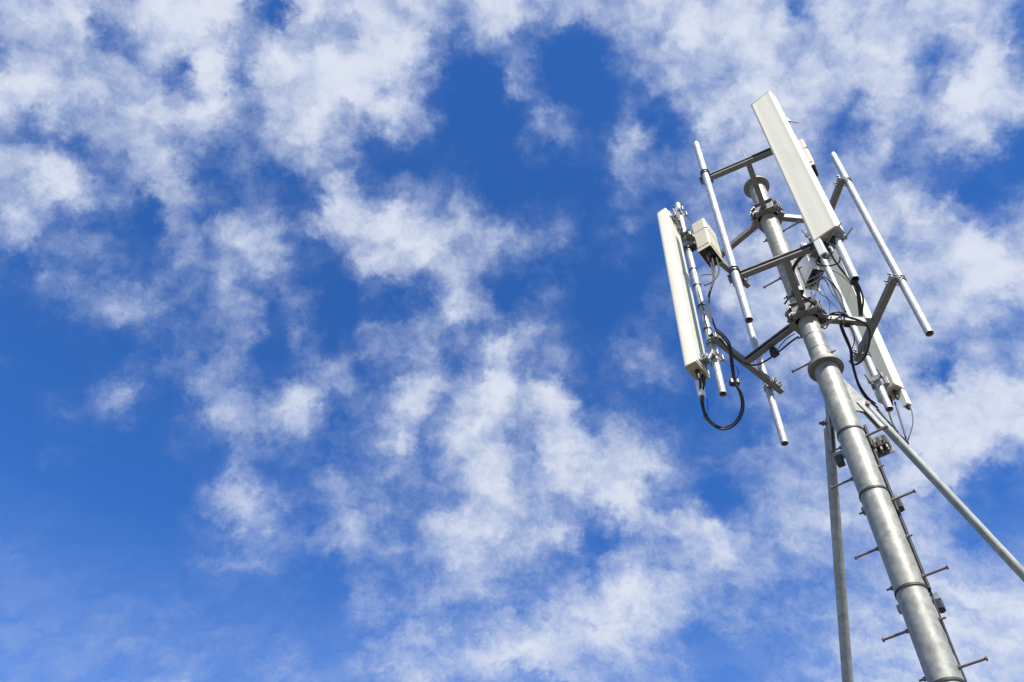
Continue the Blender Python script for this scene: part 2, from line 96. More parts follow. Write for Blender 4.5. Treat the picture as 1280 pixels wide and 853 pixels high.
    [51, 51, 51, 51, 51, 51, 48, 48, 45, 45, 42, 42, 42, 40, 40, 40, 40, 40, 40, 37, 37, 40, 42, 45, 42, 40, 37, 34, 34, 37, 42, 42, 42, 42, 40, 37, 40, 42, 48, 57, 57, 51, 48, 48, 51, 51, 51, 45, 42, 42, 48, 51, 51, 51, 45, 42, 42, 42, 42, 42, 42, 34, 28, 34, 42, 42, 40, 42, 45, 48, 51, 54, 57, 57, 57, 57, 59, 59, 59, 57, 57, 57, 54, 54, 54, 51, 51, 51, 51, 51, 51, 51, 51, 51],
]


def build_world():
    w = bpy.data.worlds.new('World')
    scn.world = w
    w.use_nodes = True
    nt = w.node_tree
    N, L = nt.nodes, nt.links
    N.clear()

    def node(t, **kw):
        n = N.new(t)
        for k, v in kw.items():
            setattr(n, k, v)
        return n

    def val(sock, v):
        if isinstance(v, (int, float)):
            sock.default_value = v
        elif isinstance(v, (tuple, list)):
            sock.default_value = v
        else:
            L.new(v, sock)

    def math_(op, a, b=0.0, c=None, clamp=False):
        n = node('ShaderNodeMath', operation=op, use_clamp=clamp)
        val(n.inputs[0], a)
        val(n.inputs[1], b)
        if c is not None:
            val(n.inputs[2], c)
        return n.outputs[0]

    def vmath(op, a, b=None):
        n = node('ShaderNodeVectorMath', operation=op)
        val(n.inputs[0], a)
        if b is not None:
            val(n.inputs[1], b)
        return n.outputs['Value'] if op == 'DOT_PRODUCT' else n.outputs[0]

    def mixf(f, a, b):
        n = node('ShaderNodeMix', data_type='FLOAT')
        val(n.inputs[0], f); val(n.inputs[2], a); val(n.inputs[3], b)
        return n.outputs[0]

    def mixc(f, a, b, blend='MIX'):
        n = node('ShaderNodeMix', data_type='RGBA', blend_type=blend)
        val(n.inputs[0], f); val(n.inputs[6], a); val(n.inputs[7], b)
        return n.outputs[2]

    def smooth(x, a, b, c=0.0, d=1.0):
        n = node('ShaderNodeMapRange', interpolation_type='SMOOTHSTEP')
        val(n.inputs[0], x); val(n.inputs[1], a); val(n.inputs[2], b); val(n.inputs[3], c); val(n.inputs[4], d)
        return n.outputs[0]

    def noise(vec, scale, detail, rough, dist=0.0, lac=2.0):
        n = node('ShaderNodeTexNoise', noise_dimensions='3D')
        val(n.inputs['Vector'], vec)
        n.inputs['Scale'].default_value = scale
        n.inputs['Detail'].default_value = detail
        n.inputs['Roughness'].default_value = rough
        n.inputs['Lacunarity'].default_value = lac
        n.inputs['Distortion'].default_value = dist
        return n

    tc = node('ShaderNodeTexCoord')
    d = tc.outputs['Generated']
    sp = node('ShaderNodeSeparateXYZ')
    L.new(d, sp.inputs[0])
    zz = math_('MAXIMUM', sp.outputs[2], -0.2)
    den = math_('ADD', zz, 1.0)
    u = math_('DIVIDE', sp.outputs[0], den)
    v = math_('DIVIDE', sp.outputs[1], den)
    cb = node('ShaderNodeCombineXYZ')
    L.new(u, cb.inputs[0]); L.new(v, cb.inputs[1])
    uv = cb.outputs[0]

    # ragged edges: the cover chart is pushed around by two sizes of turbulence
    w1 = noise(uv, 16.0, 3.0, 0.55)
    w2 = noise(uv, 52.0, 9.0, 0.68)
    off1 = vmath('SCALE', vmath('SUBTRACT', w1.outputs['Color'], (0.5, 0.5, 0.5)))
    off1.node.inputs['Scale'].default_value = 0.018
    off2 = vmath('SCALE', vmath('SUBTRACT', w2.outputs['Color'], (0.5, 0.5, 0.5)))
    off2.node.inputs['Scale'].default_value = 0.034
    wuv = vmath('ADD', vmath('ADD', uv, off1), off2)
    sw = node('ShaderNodeSeparateXYZ')
    L.new(wuv, sw.inputs[0])
    NR, NC = len(CLOUD_COVER), len(CLOUD_COVER[0])
    SEG = 3
    seg = (NC - 1) // SEG
    s = math_('MULTIPLY_ADD', sw.outputs[0], SEG / (SKY_U1 - SKY_U0), -SEG * SKY_U0 / (SKY_U1 - SKY_U0))
    seg_fac = [s] + [math_('SUBTRACT', s, float(k)) for k in range(1, SEG)]
    seg_on = [None] + [math_('GREATER_THAN', s, float(k)) for k in range(1, SEG)]
    t = math_('MULTIPLY_ADD', sw.outputs[1], 1.0 / (SKY_V1 - SKY_V0), -SKY_V0 / (SKY_V1 - SKY_V0))

    def ramp(fac, stops):
        r = node('ShaderNodeValToRGB')
        cr = r.color_ramp
        cr.interpolation = 'LINEAR'
        while len(cr.elements) < len(stops):
            cr.elements.new(0.5)
        for e, (p, c) in zip(cr.elements, stops):
            e.position = p
        for e, (p, c) in zip(cr.elements, stops):
            e.color = (c[0], c[1], c[2], 1)
        L.new(fac, r.inputs[0])
        return r.outputs[0]

    cov = [[c / 99.0 for c in row] for row in CLOUD_COVER]
    total = None
    for g in range(0, NR, 3):
        rows = None
        for q in range(SEG):
            a = ramp(seg_fac[q], [(i / seg, [cov[g + k][q * seg + i] for k in range(3)]) for i in range(seg + 1)])
            rows = a if rows is None else mixc(seg_on[q], rows, a)
        stops = {0.0: [0, 0, 0], 1.0: [0, 0, 0]}
        for k in range(-1, 4):
            p = (g + k) / (NR - 1)
            if 0 <= p <= 1:
                stops[p] = [1.0 if k == q else 0.0 for q in range(3)]
        wt = ramp(t, sorted(stops.items()))
        dp = vmath('DOT_PRODUCT', rows, wt)
        total = dp if total is None else math_('ADD', total, dp)
    cover = total

    # puffs: rounded cells broken up by turbulence, strongest where the deck is half open
    mp = node('ShaderNodeMapping')
    L.new(vmath('ADD', uv, off2), mp.inputs[0])
    mp.inputs['Rotation'].default_value = (0, 0, math.radians(38))
    mp.inputs['Scale'].default_value = (1.0, 1.2, 1.0)
    st = mp.outputs[0]
    vo = node('ShaderNodeTexVoronoi', feature='SMOOTH_F1', voronoi_dimensions='2D')
    L.new(st, vo.inputs['Vector'])
    vo.inputs['Scale'].default_value = 40.0
    vo.inputs['Smoothness'].default_value = 0.35
    vo.inputs['Detail'].default_value = 1.0
    vo.inputs['Roughness'].default_value = 0.45
    cell = math_('SUBTRACT', 0.50, vo.outputs['Distance'])
    n1 = noise(st, 18.0, 9.0, 0.60, 0.15)
    n2 = noise(uv, 74.0, 9.0, 0.70, 0.3)
    # lower in the sky the deck thins to drawn-out streaks
    high = smooth(sp.outputs[2], 0.52, 0.80)
    mp2 = node('ShaderNodeMapping')
    L.new(vmath('ADD', uv, off2), mp2.inputs[0])
    mp2.inputs['Rotation'].default_value = (0, 0, math.radians(32))
    mp2.inputs['Scale'].default_value = (1.0, 2.6, 1.0)
    n3 = noise(mp2.outputs[0], 26.0, 8.0, 0.60, 0.2)
    shape = mixf(high, math_('MULTIPLY', math_('SUBTRACT', n3.outputs[0], 0.5), 0.90), math_('MULTIPLY', cell, 0.30))
    puff = math_('ADD', math_('MULTIPLY', math_('SUBTRACT', n1.outputs[0], 0.5), mixf(high, 0.55, 0.85)), shape)
    fine = math_('SUBTRACT', n2.outputs[0], 0.5)
    gain = smooth(cover, 0.05, 0.42, 0.10, 0.90)
    dens = math_('MULTIPLY_ADD', puff, gain, cover)
    dens = math_('MULTIPLY_ADD', math_('MULTIPLY', fine, 0.80), gain, dens)
    alpha = math_('MULTIPLY', smooth(dens, 0.09, 0.98), smooth(cover, 0.05, 0.85, 0.62, 0.96))
    wisp = math_('MULTIPLY', smooth(math_('ADD', n2.outputs[0], math_('MULTIPLY', cover, 0.5)), 0.52, 0.98), smooth(cover, 0.04, 0.25, 0.0, 0.16))
    alpha = math_('MAXIMUM', alpha, wisp)
    veil = math_('MULTIPLY', smooth(sp.outputs[2], 0.44, 0.62, 0.30, 0.0), smooth(n3.outputs[0], 0.22, 0.80, 0.35, 1.25))
    alpha = math_('SUBTRACT', 1.0, math_('MULTIPLY', math_('SUBTRACT', 1.0, alpha), math_('SUBTRACT', 1.0, veil)))

    sky = node('ShaderNodeTexSky', sky_type='NISHITA')
    sky.sun_disc = False
    sky.sun_elevation = SUN_EL
    sky.sun_rotation = SUN_AZ
    sky.altitude = 300
    sky.air_density = 1.0
    sky.dust_density = 0.6
    sky.ozone_density = 2.0
    blue = mixc(1.0, sky.outputs[0], mixc(smooth(sp.outputs[2], 0.40, 0.86), TINT_LOW, TINT_HIGH), 'MULTIPLY')
    lit = smooth(math_('MULTIPLY_ADD', fine, 0.5, math_('MULTIPLY_ADD', puff, 1.3, cover)), 0.30, 1.15)
    cloud = mixc(lit, CLOUD_DARK, CLOUD_LIGHT)
    out = mixc(alpha, blue, cloud)
    bg = node('ShaderNodeBackground')
    L.new(out, bg.inputs[0])
    bg.inputs[1].default_value = 0.088
    wo = node('ShaderNodeOutputWorld')
    L.new(bg.outputs[0], wo.inputs[0])
    w.cycles.sampling_method = 'MANUAL'
    w.cycles.sample_map_resolution = 512


TINT_LOW = (0.33, 0.76, 1.38, 1.0)
TINT_HIGH = (0.225, 0.575, 1.08, 1.0)
CLOUD_DARK = (2.95, 3.5, 4.75, 1.0)
CLOUD_LIGHT = (4.4, 4.67, 5.3, 1.0)
build_world()

# ------------------------------------------------------------------ materials
def new_mat(name):
    m = bpy.data.materials.new(name)
    m.use_nodes = True
    nt = m.node_tree
    b = nt.nodes['Principled BSDF']
    return m, nt, b


def speckle(nt, scale, detail=4, rough=0.6, stretch=None):
    tc = nt.nodes.new('ShaderNodeTexCoord')
    v = tc.outputs['Object']
    if stretch:
        mp = nt.nodes.new('ShaderNodeMapping')
        mp.inputs['Scale'].default_value = stretch
        nt.links.new(v, mp.inputs[0])
        v = mp.outputs[0]
    n = nt.nodes.new('ShaderNodeTexNoise')
    n.inputs['Scale'].default_value = scale
    n.inputs['Detail'].default_value = detail
    n.inputs['Roughness'].default_value = rough
    nt.links.new(v, n.inputs['Vector'])
    return n.outputs[0], v


def ramp_col(nt, fac, stops):
    r = nt.nodes.new('ShaderNodeValToRGB')
    while len(r.color_ramp.elements) < len(stops):
        r.color_ramp.elements.new(0.5)
    for e, (p, c) in zip(r.color_ramp.elements, stops):
        e.position = p
    for e, (p, c) in zip(r.color_ramp.elements, stops):
        e.color = (c[0], c[1], c[2], 1)
    nt.links.new(fac, r.inputs[0])
    return r.outputs[0]


def mix_col(nt, f, a, b, blend='MIX'):
    n = nt.nodes.new('ShaderNodeMix')
    n.data_type = 'RGBA'
    n.blend_type = blend
    for s, x in ((n.inputs[0], f), (n.inputs[6], a), (n.inputs[7], b)):
        if isinstance(x, (int, float, tuple)):
            s.default_value = x
        else:
            nt.links.new(x, s)
    return n.outputs[2]


def bump(nt, b, h, strength, dist=0.002):
    n = nt.nodes.new('ShaderNodeBump')
    n.inputs['Strength'].default_value = strength
    n.inputs['Distance'].default_value = dist
    nt.links.new(h, n.inputs['Height'])
    nt.links.new(n.outputs[0], b.inputs['Normal'])


def galvanised(name, lo, hi, metal, rough, stain=0.0):
    """zinc coat: crystal flakes, cloudy patches, a few dull stains"""
    m, nt, b = new_mat(name)
    n1, v = speckle(nt, 13.0, 6, 0.7)
    vo = nt.nodes.new('ShaderNodeTexVoronoi')
    vo.inputs['Scale'].default_value = 42
    nt.links.new(v, vo.inputs['Vector'])
    base = ramp_col(nt, n1, [(0.30, lo), (0.70, hi)])
    flake = ramp_col(nt, vo.outputs['Color'], [(0.0, (0.76, 0.76, 0.78)), (1.0, (1.12, 1.12, 1.10))])
    c = mix_col(nt, 0.7, base, flake, 'MULTIPLY')
    if stain:
        n2, _ = speckle(nt, 26.0, 5, 0.7, (1, 1, 0.35))
        sm = ramp_col(nt, n2, [(0.56, (0, 0, 0)), (0.72, (stain, stain, stain))])
        c = mix_col(nt, sm, c, (0.14, 0.115, 0.085, 1))
    nt.links.new(c, b.inputs['Base Color'])
    b.inputs['Metallic'].default_value = metal
    rr = ramp_col(nt, n1, [(0.2, (rough - .1,) * 3), (0.8, (rough + .12,) * 3)])
    nt.links.new(rr, b.inputs['Roughness'])
    bump(nt, b, n1, 0.05, 0.002)
    return m


def painted(name, base, rough, dirt, amount, streak=(1, 1, 0.06), scale=22.0, spec=0.4):
    """moulded plastic or paint with grime in thin runs and small specks"""
    m, nt, b = new_mat(name)
    n1, v = speckle(nt, scale, 5, 0.65, streak)
    n2, _ = speckle(nt, 70.0, 3, 0.6)
    k = ramp_col(nt, n1, [(0.50, (0, 0, 0)), (0.80, (amount,) * 3)])
    c = mix_col(nt, k, (*base, 1), (*dirt, 1))
    k2 = ramp_col(nt, n2, [(0.66, (0, 0, 0)), (0.74, (amount * .6,) * 3)])
    c = mix_col(nt, k2, c, (*dirt, 1))
    nt.links.new(c, b.inputs['Base Color'])
    b.inputs['Roughness'].default_value = rough
    b.inputs['Specular IOR Level'].default_value = spec
    bump(nt, b, n2, 0.04, 0.001)
    return m


MAT = {
    'mast': galvanised('mast_zinc', (0.19, 0.19, 0.160), (0.375, 0.372, 0.318), 0.26, 0.50, 0.5),
    'pole': galvanised('pole_zinc', (0.36, 0.365, 0.355), (0.54, 0.545, 0.53), 0.35, 0.46, 0.35),
    'arm': galvanised('arm_zinc', (0.175, 0.174, 0.168), (0.265, 0.263, 0.254), 0.3, 0.6, 0.5),
    'flange': galvanised('flange_zinc', (0.17, 0.165, 0.15), (0.28, 0.27, 0.25), 0.15, 0.62, 0.6),
    'brace': galvanised('brace_zinc', (0.25, 0.26, 0.23), (0.42, 0.43, 0.39), 0.2, 0.62, 0.6),
    'clamp': galvanised('clamp_zinc', (0.22, 0.22, 0.21), (0.40, 0.40, 0.385), 0.5, 0.5, 0.4),
    'bolt': galvanised('bolt_steel', (0.13, 0.10, 0.095), (0.24, 0.19, 0.18), 0.3, 0.6, 0.3),
    'radome': painted('radome_white', (0.82, 0.765, 0.60), 0.6, (0.50, 0.44, 0.31), 0.45, (1, 1, 0.06), 22.0, 0.22),
    'cap': painted('cap_plastic', (0.46, 0.41, 0.31), 0.55, (0.22, 0.17, 0.11), 0.7, (1, 1, 1), 14.0),
    'back': painted('back_sheet', (0.58, 0.575, 0.46), 0.5, (0.34, 0.33, 0.27), 0.5),
    'tan': painted('radio_tan', (0.54, 0.495, 0.375), 0.55, (0.38, 0.32, 0.2), 0.5),
    'pale': painted('radio_pale', (0.80, 0.785, 0.70), 0.42, (0.45, 0.41, 0.33), 0.4),
    'dark': painted('dark_panel', (0.055, 0.050, 0.043), 0.6, (0.13, 0.11, 0.085), 0.6, (1, 1, 1), 20.0),
    'rubber': painted('black_rubber', (0.018, 0.018, 0.020), 0.48, (0.06, 0.055, 0.05), 0.5, (1, 1, 1), 30.0, 0.5),
    'band': painted('band_dark', (0.035, 0.033, 0.033), 0.55, (0.09, 0.08, 0.07), 0.5, (1, 1, 1), 30.0),
    'seam': painted('seam_dark', (0.20, 0.19, 0.16), 0.6, (0.12, 0.11, 0.09), 0.4, (1, 1, 1)),
}


def ground_mat():
    m, nt, b = new_mat('gravelly_ground')
    n1, v = speckle(nt, 0.6, 8, 0.7)
    c = ramp_col(nt, n1, [(0.3, (0.055, 0.052, 0.045)), (0.7, (0.105, 0.098, 0.080))])
    nt.links.new(c, b.inputs['Base Color'])
    b.inputs['Roughness'].default_value = 0.95
    return m


# ------------------------------------------------------------------ mesh helpers
class MB:
    """collects solids and links them as ONE mesh object"""
    def __init__(self):
        self.bm = bmesh.new()

    def _frame(self, d, hint=None):
        d = d.normalized()
        h = Vector(hint) if hint is not None else (Vector((0, 0, 1)) if abs(d.z) < 0.9 else Vector((1, 0, 0)))
        x = (h - d * h.dot(d)).normalized()
        return x, d.cross(x).normalized(), d

    def loft(self, rings, cap=True, closed=False):
        bm = self.bm
        vs = [[bm.verts.new(p) for p in r] for r in rings]
        n = len(vs[0])
        m = len(vs)
        for i in range(m if closed else m - 1):
            a, b = vs[i], vs[(i + 1) % m]
            for j in range(n):
                k = (j + 1) % n
                bm.faces.new((a[j], a[k], b[k], b[j]))
        if cap and not closed:
            bm.faces.new(list(reversed(vs[0])))
            bm.faces.new(vs[-1])
        return self

    def tube(self, pts, r, n=12, cap=True):
        pts = [Vector(p) for p in pts]
        rs = r if isinstance(r, (list, tuple)) else [r] * len(pts)
        rings = []
        x = None
        for i, p in enumerate(pts):
            if i == 0:
                d = pts[1] - p
            elif i == len(pts) - 1:
                d = p - pts[i - 1]
            else:
                d = (pts[i + 1] - p).normalized() + (p - pts[i - 1]).normalized()
            if x is None:
                x, y, d = self._frame(d)
            else:
                d = d.normalized()
                x = (x - d * x.dot(d)).normalized()
                y = d.cross(x)
            rings.append([p + (x * math.cos(2 * PI * k / n) + y * math.sin(2 * PI * k / n)) * rs[i] for k in range(n)])
        return self.loft(rings, cap)

    def pipe(self, a, b, r, wall=0.004, n=24):
        """open-ended hollow pipe"""
        a, b = Vector(a), Vector(b)
        x, y, d = self._frame(b - a)

        def ring(p, rr):
            return [p + (x * math.cos(2 * PI * k / n) + y * math.sin(2 * PI * k / n)) * rr for k in range(n)]
        deep = d * min(0.3, (b - a).length * .3)
        self.loft([ring(a + deep, r - wall), ring(a, r - wall), ring(a, r), ring(b, r), ring(b, r - wall), ring(b - deep, r - wall)], True)
        return self

    def box(self, c, ax, dims, bev=0.0):
        """box centred at c; ax = three unit axes; dims = full sizes"""
        c = Vector(c)
        X, Y, Z = [Vector(a) for a in ax]
        hx, hy, hz = [q / 2 for q in dims]
        b = min(bev, hx * .9, hy * .9, hz * .9)
        if b <= 0:
            prof = [(-hx, -hy), (hx, -hy), (hx, hy), (-hx, hy)]
            return self.loft([[c + X * p + Y * q + Z * s for p, q in prof] for s in (-hz, hz)])

        def prof(e):
            k = b
            P = [(-hx + k, -hy), (hx - k, -hy), (hx, -hy + k), (hx, hy - k), (hx - k, hy), (-hx + k, hy), (-hx, hy - k), (-hx, -hy + k)]
            return [(p - math.copysign(e, p) if abs(p) > e else p, q - math.copysign(e, q) if abs(q) > e else q) for p, q in P]
        return self.loft([[c + X * p + Y * q + Z * s for p, q in prof(e)] for s, e in ((-hz, b), (-hz + b, 0), (hz - b, 0), (hz, b))])

    def prism(self, prof, o, X, Y, Z, z0, z1):
        """closed profile [(x, y)...] in the X, Y plane swept along Z"""
        o = Vector(o)
        return self.loft([[o + X * p + Y * q + Z * s for p, q in prof] for s in (z0, z1)])

    def ring(self, c, axis, r0, r1, h, n=48):
        """annulus r0..r1 of height h centred on c"""
        c = Vector(c)
        x, y, d = self._frame(Vector(axis))
        rings = []
        for k in range(n):
            t = 2 * PI * k / n
            e = x * math.cos(t) + y * math.sin(t)
            rings.append([c + e * r0 - d * h / 2, c + e * r1 - d * h / 2, c + e * r1 + d * h / 2, c + e * r0 + d * h / 2])
        return self.loft(rings, False, True)

    def bolt(self, p, d, length, r=0.006, head=0.011, tail=0.0):
        """hex-headed bolt: head at p, shank along d"""
        p, d = Vector(p), Vector(d).normalized()
        self.tube([p - d * 0.0, p + d * length], r, 8)
        self.tube([p, p - d * 0.008], head, 6)
        if tail:
            q = p + d * (length - tail)
            self.tube([q, q + d * 0.009], head, 6)
        return self

    def build(self, name, mat, parent=None, angle=35):
        """link as mesh objects: pieces that do not touch become objects of their own, largest first"""
        bmesh.ops.recalc_face_normals(self.bm, faces=self.bm.faces)
        todo = set(self.bm.verts)
        isl = []
        while todo:
            v = todo.pop()
            comp, stack = [v], [v]
            while stack:
                for e in stack.pop().link_edges:
                    for w in e.verts:
                        if w in todo:
                            todo.discard(w)
                            comp.append(w)
                            stack.append(w)
            lo = [min(w.co[i] for w in comp) - 0.001 for i in range(3)]
            hi = [max(w.co[i] for w in comp) + 0.001 for i in range(3)]
            isl.append([comp, lo, hi, 0])
        grp = list(range(len(isl)))

        def find(i):
            while grp[i] != i:
                i = grp[i]
            return i
        for i in range(len(isl)):
            for j in range(i):
                if all(isl[i][1][k] <= isl[j][2][k] and isl[j][1][k] <= isl[i][2][k] for k in range(3)):
                    grp[find(i)] = find(j)
        sets = {}
        for i, q in enumerate(isl):
            sets.setdefault(find(i), []).extend(q[0])
        res = []
        off = world_loc(parent) if parent is not None else Vector((0, 0, 0))
        for vs in sorted(sets.values(), key=len, reverse=True):
            idx = {v: i for i, v in enumerate(vs)}
            fs = {f for v in vs for f in v.link_faces}
            me = bpy.data.meshes.new(name)
            me.from_pydata([v.co - off for v in vs], [], [[idx[v] for v in f.verts] for f in fs])
            for p in me.polygons:
                p.use_smooth = True
            me.update()
            me.set_sharp_from_angle(angle=math.radians(angle))
            me.materials.append(mat)
            o = bpy.data.objects.new(name, me)
            col.objects.link(o)
            if parent is not None:
                o.parent = parent
            res.append(o)
        self.bm.free()
        return res[0]


def world_loc(o):
    v = Vector((0, 0, 0))
    while o is not None:
        v += o.location
        o = o.parent
    return v


def thing(name, label, cat, loc, group=None):
    o = bpy.data.objects.new(name, None)
    o.empty_display_size = 0.1
    col.objects.link(o)
    o.location = loc
    o['label'] = label
    o['category'] = cat
    if group:
        o['group'] = group
    return o


def spline(pts, k=6):
    """Catmull-Rom through the points"""
    P = [Vector(p) for p in pts]
    P = [P[0] * 2 - P[1]] + P + [P[-1] * 2 - P[-2]]
    out = []
    for i in range(1, len(P) - 2):
        for j in range(k):
            t = j / k
            a, b, c, d = P[i - 1], P[i], P[i + 1], P[i + 2]
            out.append(0.5 * ((2 * b) + (c - a) * t + (2 * a - 5 * b + 4 * c - d) * t * t + (3 * b - a - 3 * c + d) * t ** 3))
    out.append(P[-2])
    return out


# ------------------------------------------------------------------ layout of the tower (metres)
S = 4.5                                     # survey unit -> metres
MAST = Vector((0.4668 * S, 0.8843 * S, 0))  # mast axis on the ground
HUB = Vector((math.sin(0.489) * S, math.cos(0.489) * S, 0))
UP = Vector((0, 0, 1))


def Z(z):
    return z * S + CAM_Z


Z_TOP, Z_UPPER, Z_LOWER, Z_JOINT = Z(1.5989), Z(1.493), Z(1.184), Z(1.0577)
ANG = [3.642, 5.585, 7.7602]                # compass bearing of each sector arm
REACH = [0.1241 * S, 0.1287 * S, 0.1080 * S]
BAR_A = [0.088 * S, 0.0844 * S, 0.0777 * S]  # crossbar half length, antenna end
BAR_E = [0.0888 * S, 0.0954 * S, 0.090 * S]  # crossbar half length, free end


def out_dir(k):
    return Vector((math.sin(ANG[k]), math.cos(ANG[k]), 0))


def tan_dir(k):
    return Vector((math.cos(ANG[k]), -math.sin(ANG[k]), 0))


def sec(k, a, b, z):
    """point of sector k: a outward, b sideways (metres), z height"""
    p = HUB + out_dir(k) * a + tan_dir(k) * b
    return Vector((p.x, p.y, z))


def axis(z):
    return Vector((MAST.x, MAST.y, z))


EYE = Vector((0, 0, CAM_Z))


def sight(px, py, near):
    """the point on the surveyed line of sight of a photo position that passes closest to a known point"""
    d = (CF * 1159.72 + CR * (px - 640) - CU * (py - 426.5)).normalized()
    return EYE + d * (Vector(near) - EYE).dot(d)


R_UP, R_LOW = 0.0156 * S, 0.0177 * S

# ------------------------------------------------------------------ ground
g = MB()
g.box((0, 0, -0.25), ((1, 0, 0), (0, 1, 0), (0, 0, 1)), (6000, 6000, 0.5))
ground = g.build('ground', ground_mat())
ground['kind'] = 'structure'

# ------------------------------------------------------------------ mast
mast = thing('mast', 'tall grey galvanised steel pipe mast with step bolts carrying all the antennas', 'mast', axis(0))
low = MB()
low.tube([axis(0.02), axis(Z_JOINT - 0.016)], R_LOW, 48)
low_ob = low.build('lower_tube', MAT['mast'], mast)
upt = MB()
upt.tube([axis(Z_JOINT + 0.0165), axis(Z_TOP - 0.006)], R_UP, 48)
upt.build('upper_tube', MAT['mast'], mast)
fl = MB()
fl.ring(axis(Z_JOINT - 0.008), UP, R_UP * .5, 0.117, 0.0145)
fl.build('flange', MAT['flange'], mast)
fl = MB()
fl.ring(axis(Z_JOINT + 0.0085), UP, R_UP * .5, 0.1155, 0.0145)
for k in range(8):
    t = 2 * PI * (k + .3) / 8
    e = Vector((math.cos(t), math.sin(t), 0)) * 0.098
    fl.bolt(axis(Z_JOINT + 0.024) + e, -UP, 0.012, 0.006, 0.010)
fl.build('flange', MAT['flange'], mast)
fl = MB()
fl.ring(axis(Z_TOP), UP, 0.001, 0.111, 0.014)
fl.build('top_flange', MAT['flange'], mast)
rod = MB()
rod.tube([axis(Z_TOP + 0.007), axis(Z_TOP + 0.40), axis(Z_TOP + 0.80)], [0.008, 0.0065, 0.003], 10)
rod.tube([axis(Z_TOP + 0.007), axis(Z_TOP + 0.05)], 0.018, 10)
rod.build('lightning_rod', MAT['bolt'], mast)
bp = MB()
bp.box(axis(0.012), ((1, 0, 0), (0, 1, 0), (0, 0, 1)), (0.45, 0.45, 0.022), 0.004)
bp.build('base_plate', MAT['mast'], mast)
# welds at the tube seams
sm = MB()
for z in (Z(1.128), Z(1.095)):
    sm.ring(axis(z), UP, R_UP - 0.004, R_UP + 0.0022, 0.007)
sm.build('weld_seam', MAT['mast'], mast)

# step bolts: each runs right through the tube, long end left and right by turns
SD = Vector((math.sin(2.2461), math.cos(2.2461), 0))
STEPS = [(0.441, 'L'), (0.4988, 'R')][0:0] + [
    (0.3246, 'R'), (0.3826, 'L'), (0.4407, 'R'), (0.4988, 'L'),
    (0.5568, 'R'), (0.6159, 'L'), (0.6736, 'R'), (0.7313, 'L'), (0.7895, 'R'), (0.8462, 'L'), (0.9038, 'R'),
    (1.0250, 'R'), (1.0831, 'L'), (1.1459, 'R'), (1.2515, 'R'), (1.3053, 'L'), (1.4247, 'R')]
STEPS = [s for s in STEPS if s[0] not in (1.0250,)]
for z, side in STEPS:
    s = 1 if side == 'R' else -1
    r = R_LOW if Z(z) < Z_JOINT else R_UP
    b = MB()
    tip = axis(Z(z)) + SD * s * 0.0464 * S
    end = axis(Z(z)) - SD * s * (r + 0.034)
    b.tube([end, axis(Z(z)), axis(Z(z)) + SD * s * 0.001, tip, tip + SD * s * 0.0005, tip + SD * s * 0.0095], [0.0058, 0.0058, 0.0070, 0.0070, 0.0125, 0.0125], 10)
    ob = b.build('step_bolt', MAT['bolt'], mast)
    nb = MB()
    for q, wd in ((s * (r + 0.001), 1), (-s * (r + 0.0015), -1)):
        nb.tube([axis(Z(z)) + SD * q, axis(Z(z)) + SD * (q + wd * s * 0.011)], 0.0128, 6)
    nb.build('nut', MAT['bolt'], ob)

# gusset plates that take the two braces
BRACES = [(math.radians(-2.6), math.radians(30.7), 0.0073 * S), (math.radians(77.0), math.radians(25.6), 0.0061 * S)]
BR_Z = Z(1.017)
for be, ga, rr in BRACES:
    d = Vector((math.sin(be), math.cos(be), 0))
    t = Vector((math.cos(be), -math.sin(be), 0))
    gp = MB()
    q = math.tan(ga)
    prof = [(R_LOW - 0.004, Z(1.046)), (R_LOW + 0.012, Z(1.046)), (0.0465 * S, Z(0.997)), (0.0475 * S, Z(0.982)), (0.041 * S, Z(0.973)), (R_LOW - 0.004, Z(0.971))]
    gp.prism(prof, axis(0), d, UP, t, -0.006, 0.006)
    gp.build('gusset_plate', MAT['mast'], mast)

# ------------------------------------------------------------------ braces
BLAB = ['dull grey steel brace tube standing to the left of the mast, in shade',
        'sunlit pale steel brace tube slanting out from the mast towards the right edge']
for i, (be, ga, rr) in enumerate(BRACES):
    d = Vector((math.sin(be), math.cos(be), 0))
    t = Vector((math.cos(be), -math.sin(be), 0))
    top = axis(BR_Z) + d * 0.03 * S
    dr = (d * math.tan(ga) - UP).normalized()
    nrm = dr.cross(t).normalized()
    foot = top + dr * ((BR_Z - 0.03) / -dr.z)
    br = thing('brace_pole', BLAB[i], 'brace', Vector((foot.x, foot.y, 0)), 'slanting braces of the mast')
    k = 1 / -dr.z
    pin = top + dr * 0.029 * S * k
    b = MB()
    b.tube([pin + dr * 0.035, foot], rr, 32)
    b.build('tube', MAT['brace'], br)
    f = MB()
    for s in (-1, 1):
        f.box(pin + dr * 0.080 - nrm * math.copysign(0.018, nrm.dot(d)) + t * s * 0.0115, (dr, nrm, t), (0.235, 0.082, 0.009), 0.003)
    f.build('fork_plate', MAT['brace'], br)
    f = MB()
    f.bolt(pin + t * 0.024, -t, 0.085, 0.010, 0.018, 0.03)
    f.build('pin_bolt', MAT['bolt'], br)
    f = MB()
    f.box(Vector((foot.x, foot.y, 0.012)), (d, t, UP), (0.22, 0.16, 0.022), 0.003)
    f.tube([Vector((foot.x, foot.y, 0.02)), Vector((foot.x, foot.y, 0.09))], rr * 0.8, 16)
    f.build('foot_plate', MAT['brace'], br)

# ------------------------------------------------------------------ mounting frames: collar, three arms, three crossbars
AH, AW, AT = 0.050, 0.044, 0.0045          # channel height, flange width, wall


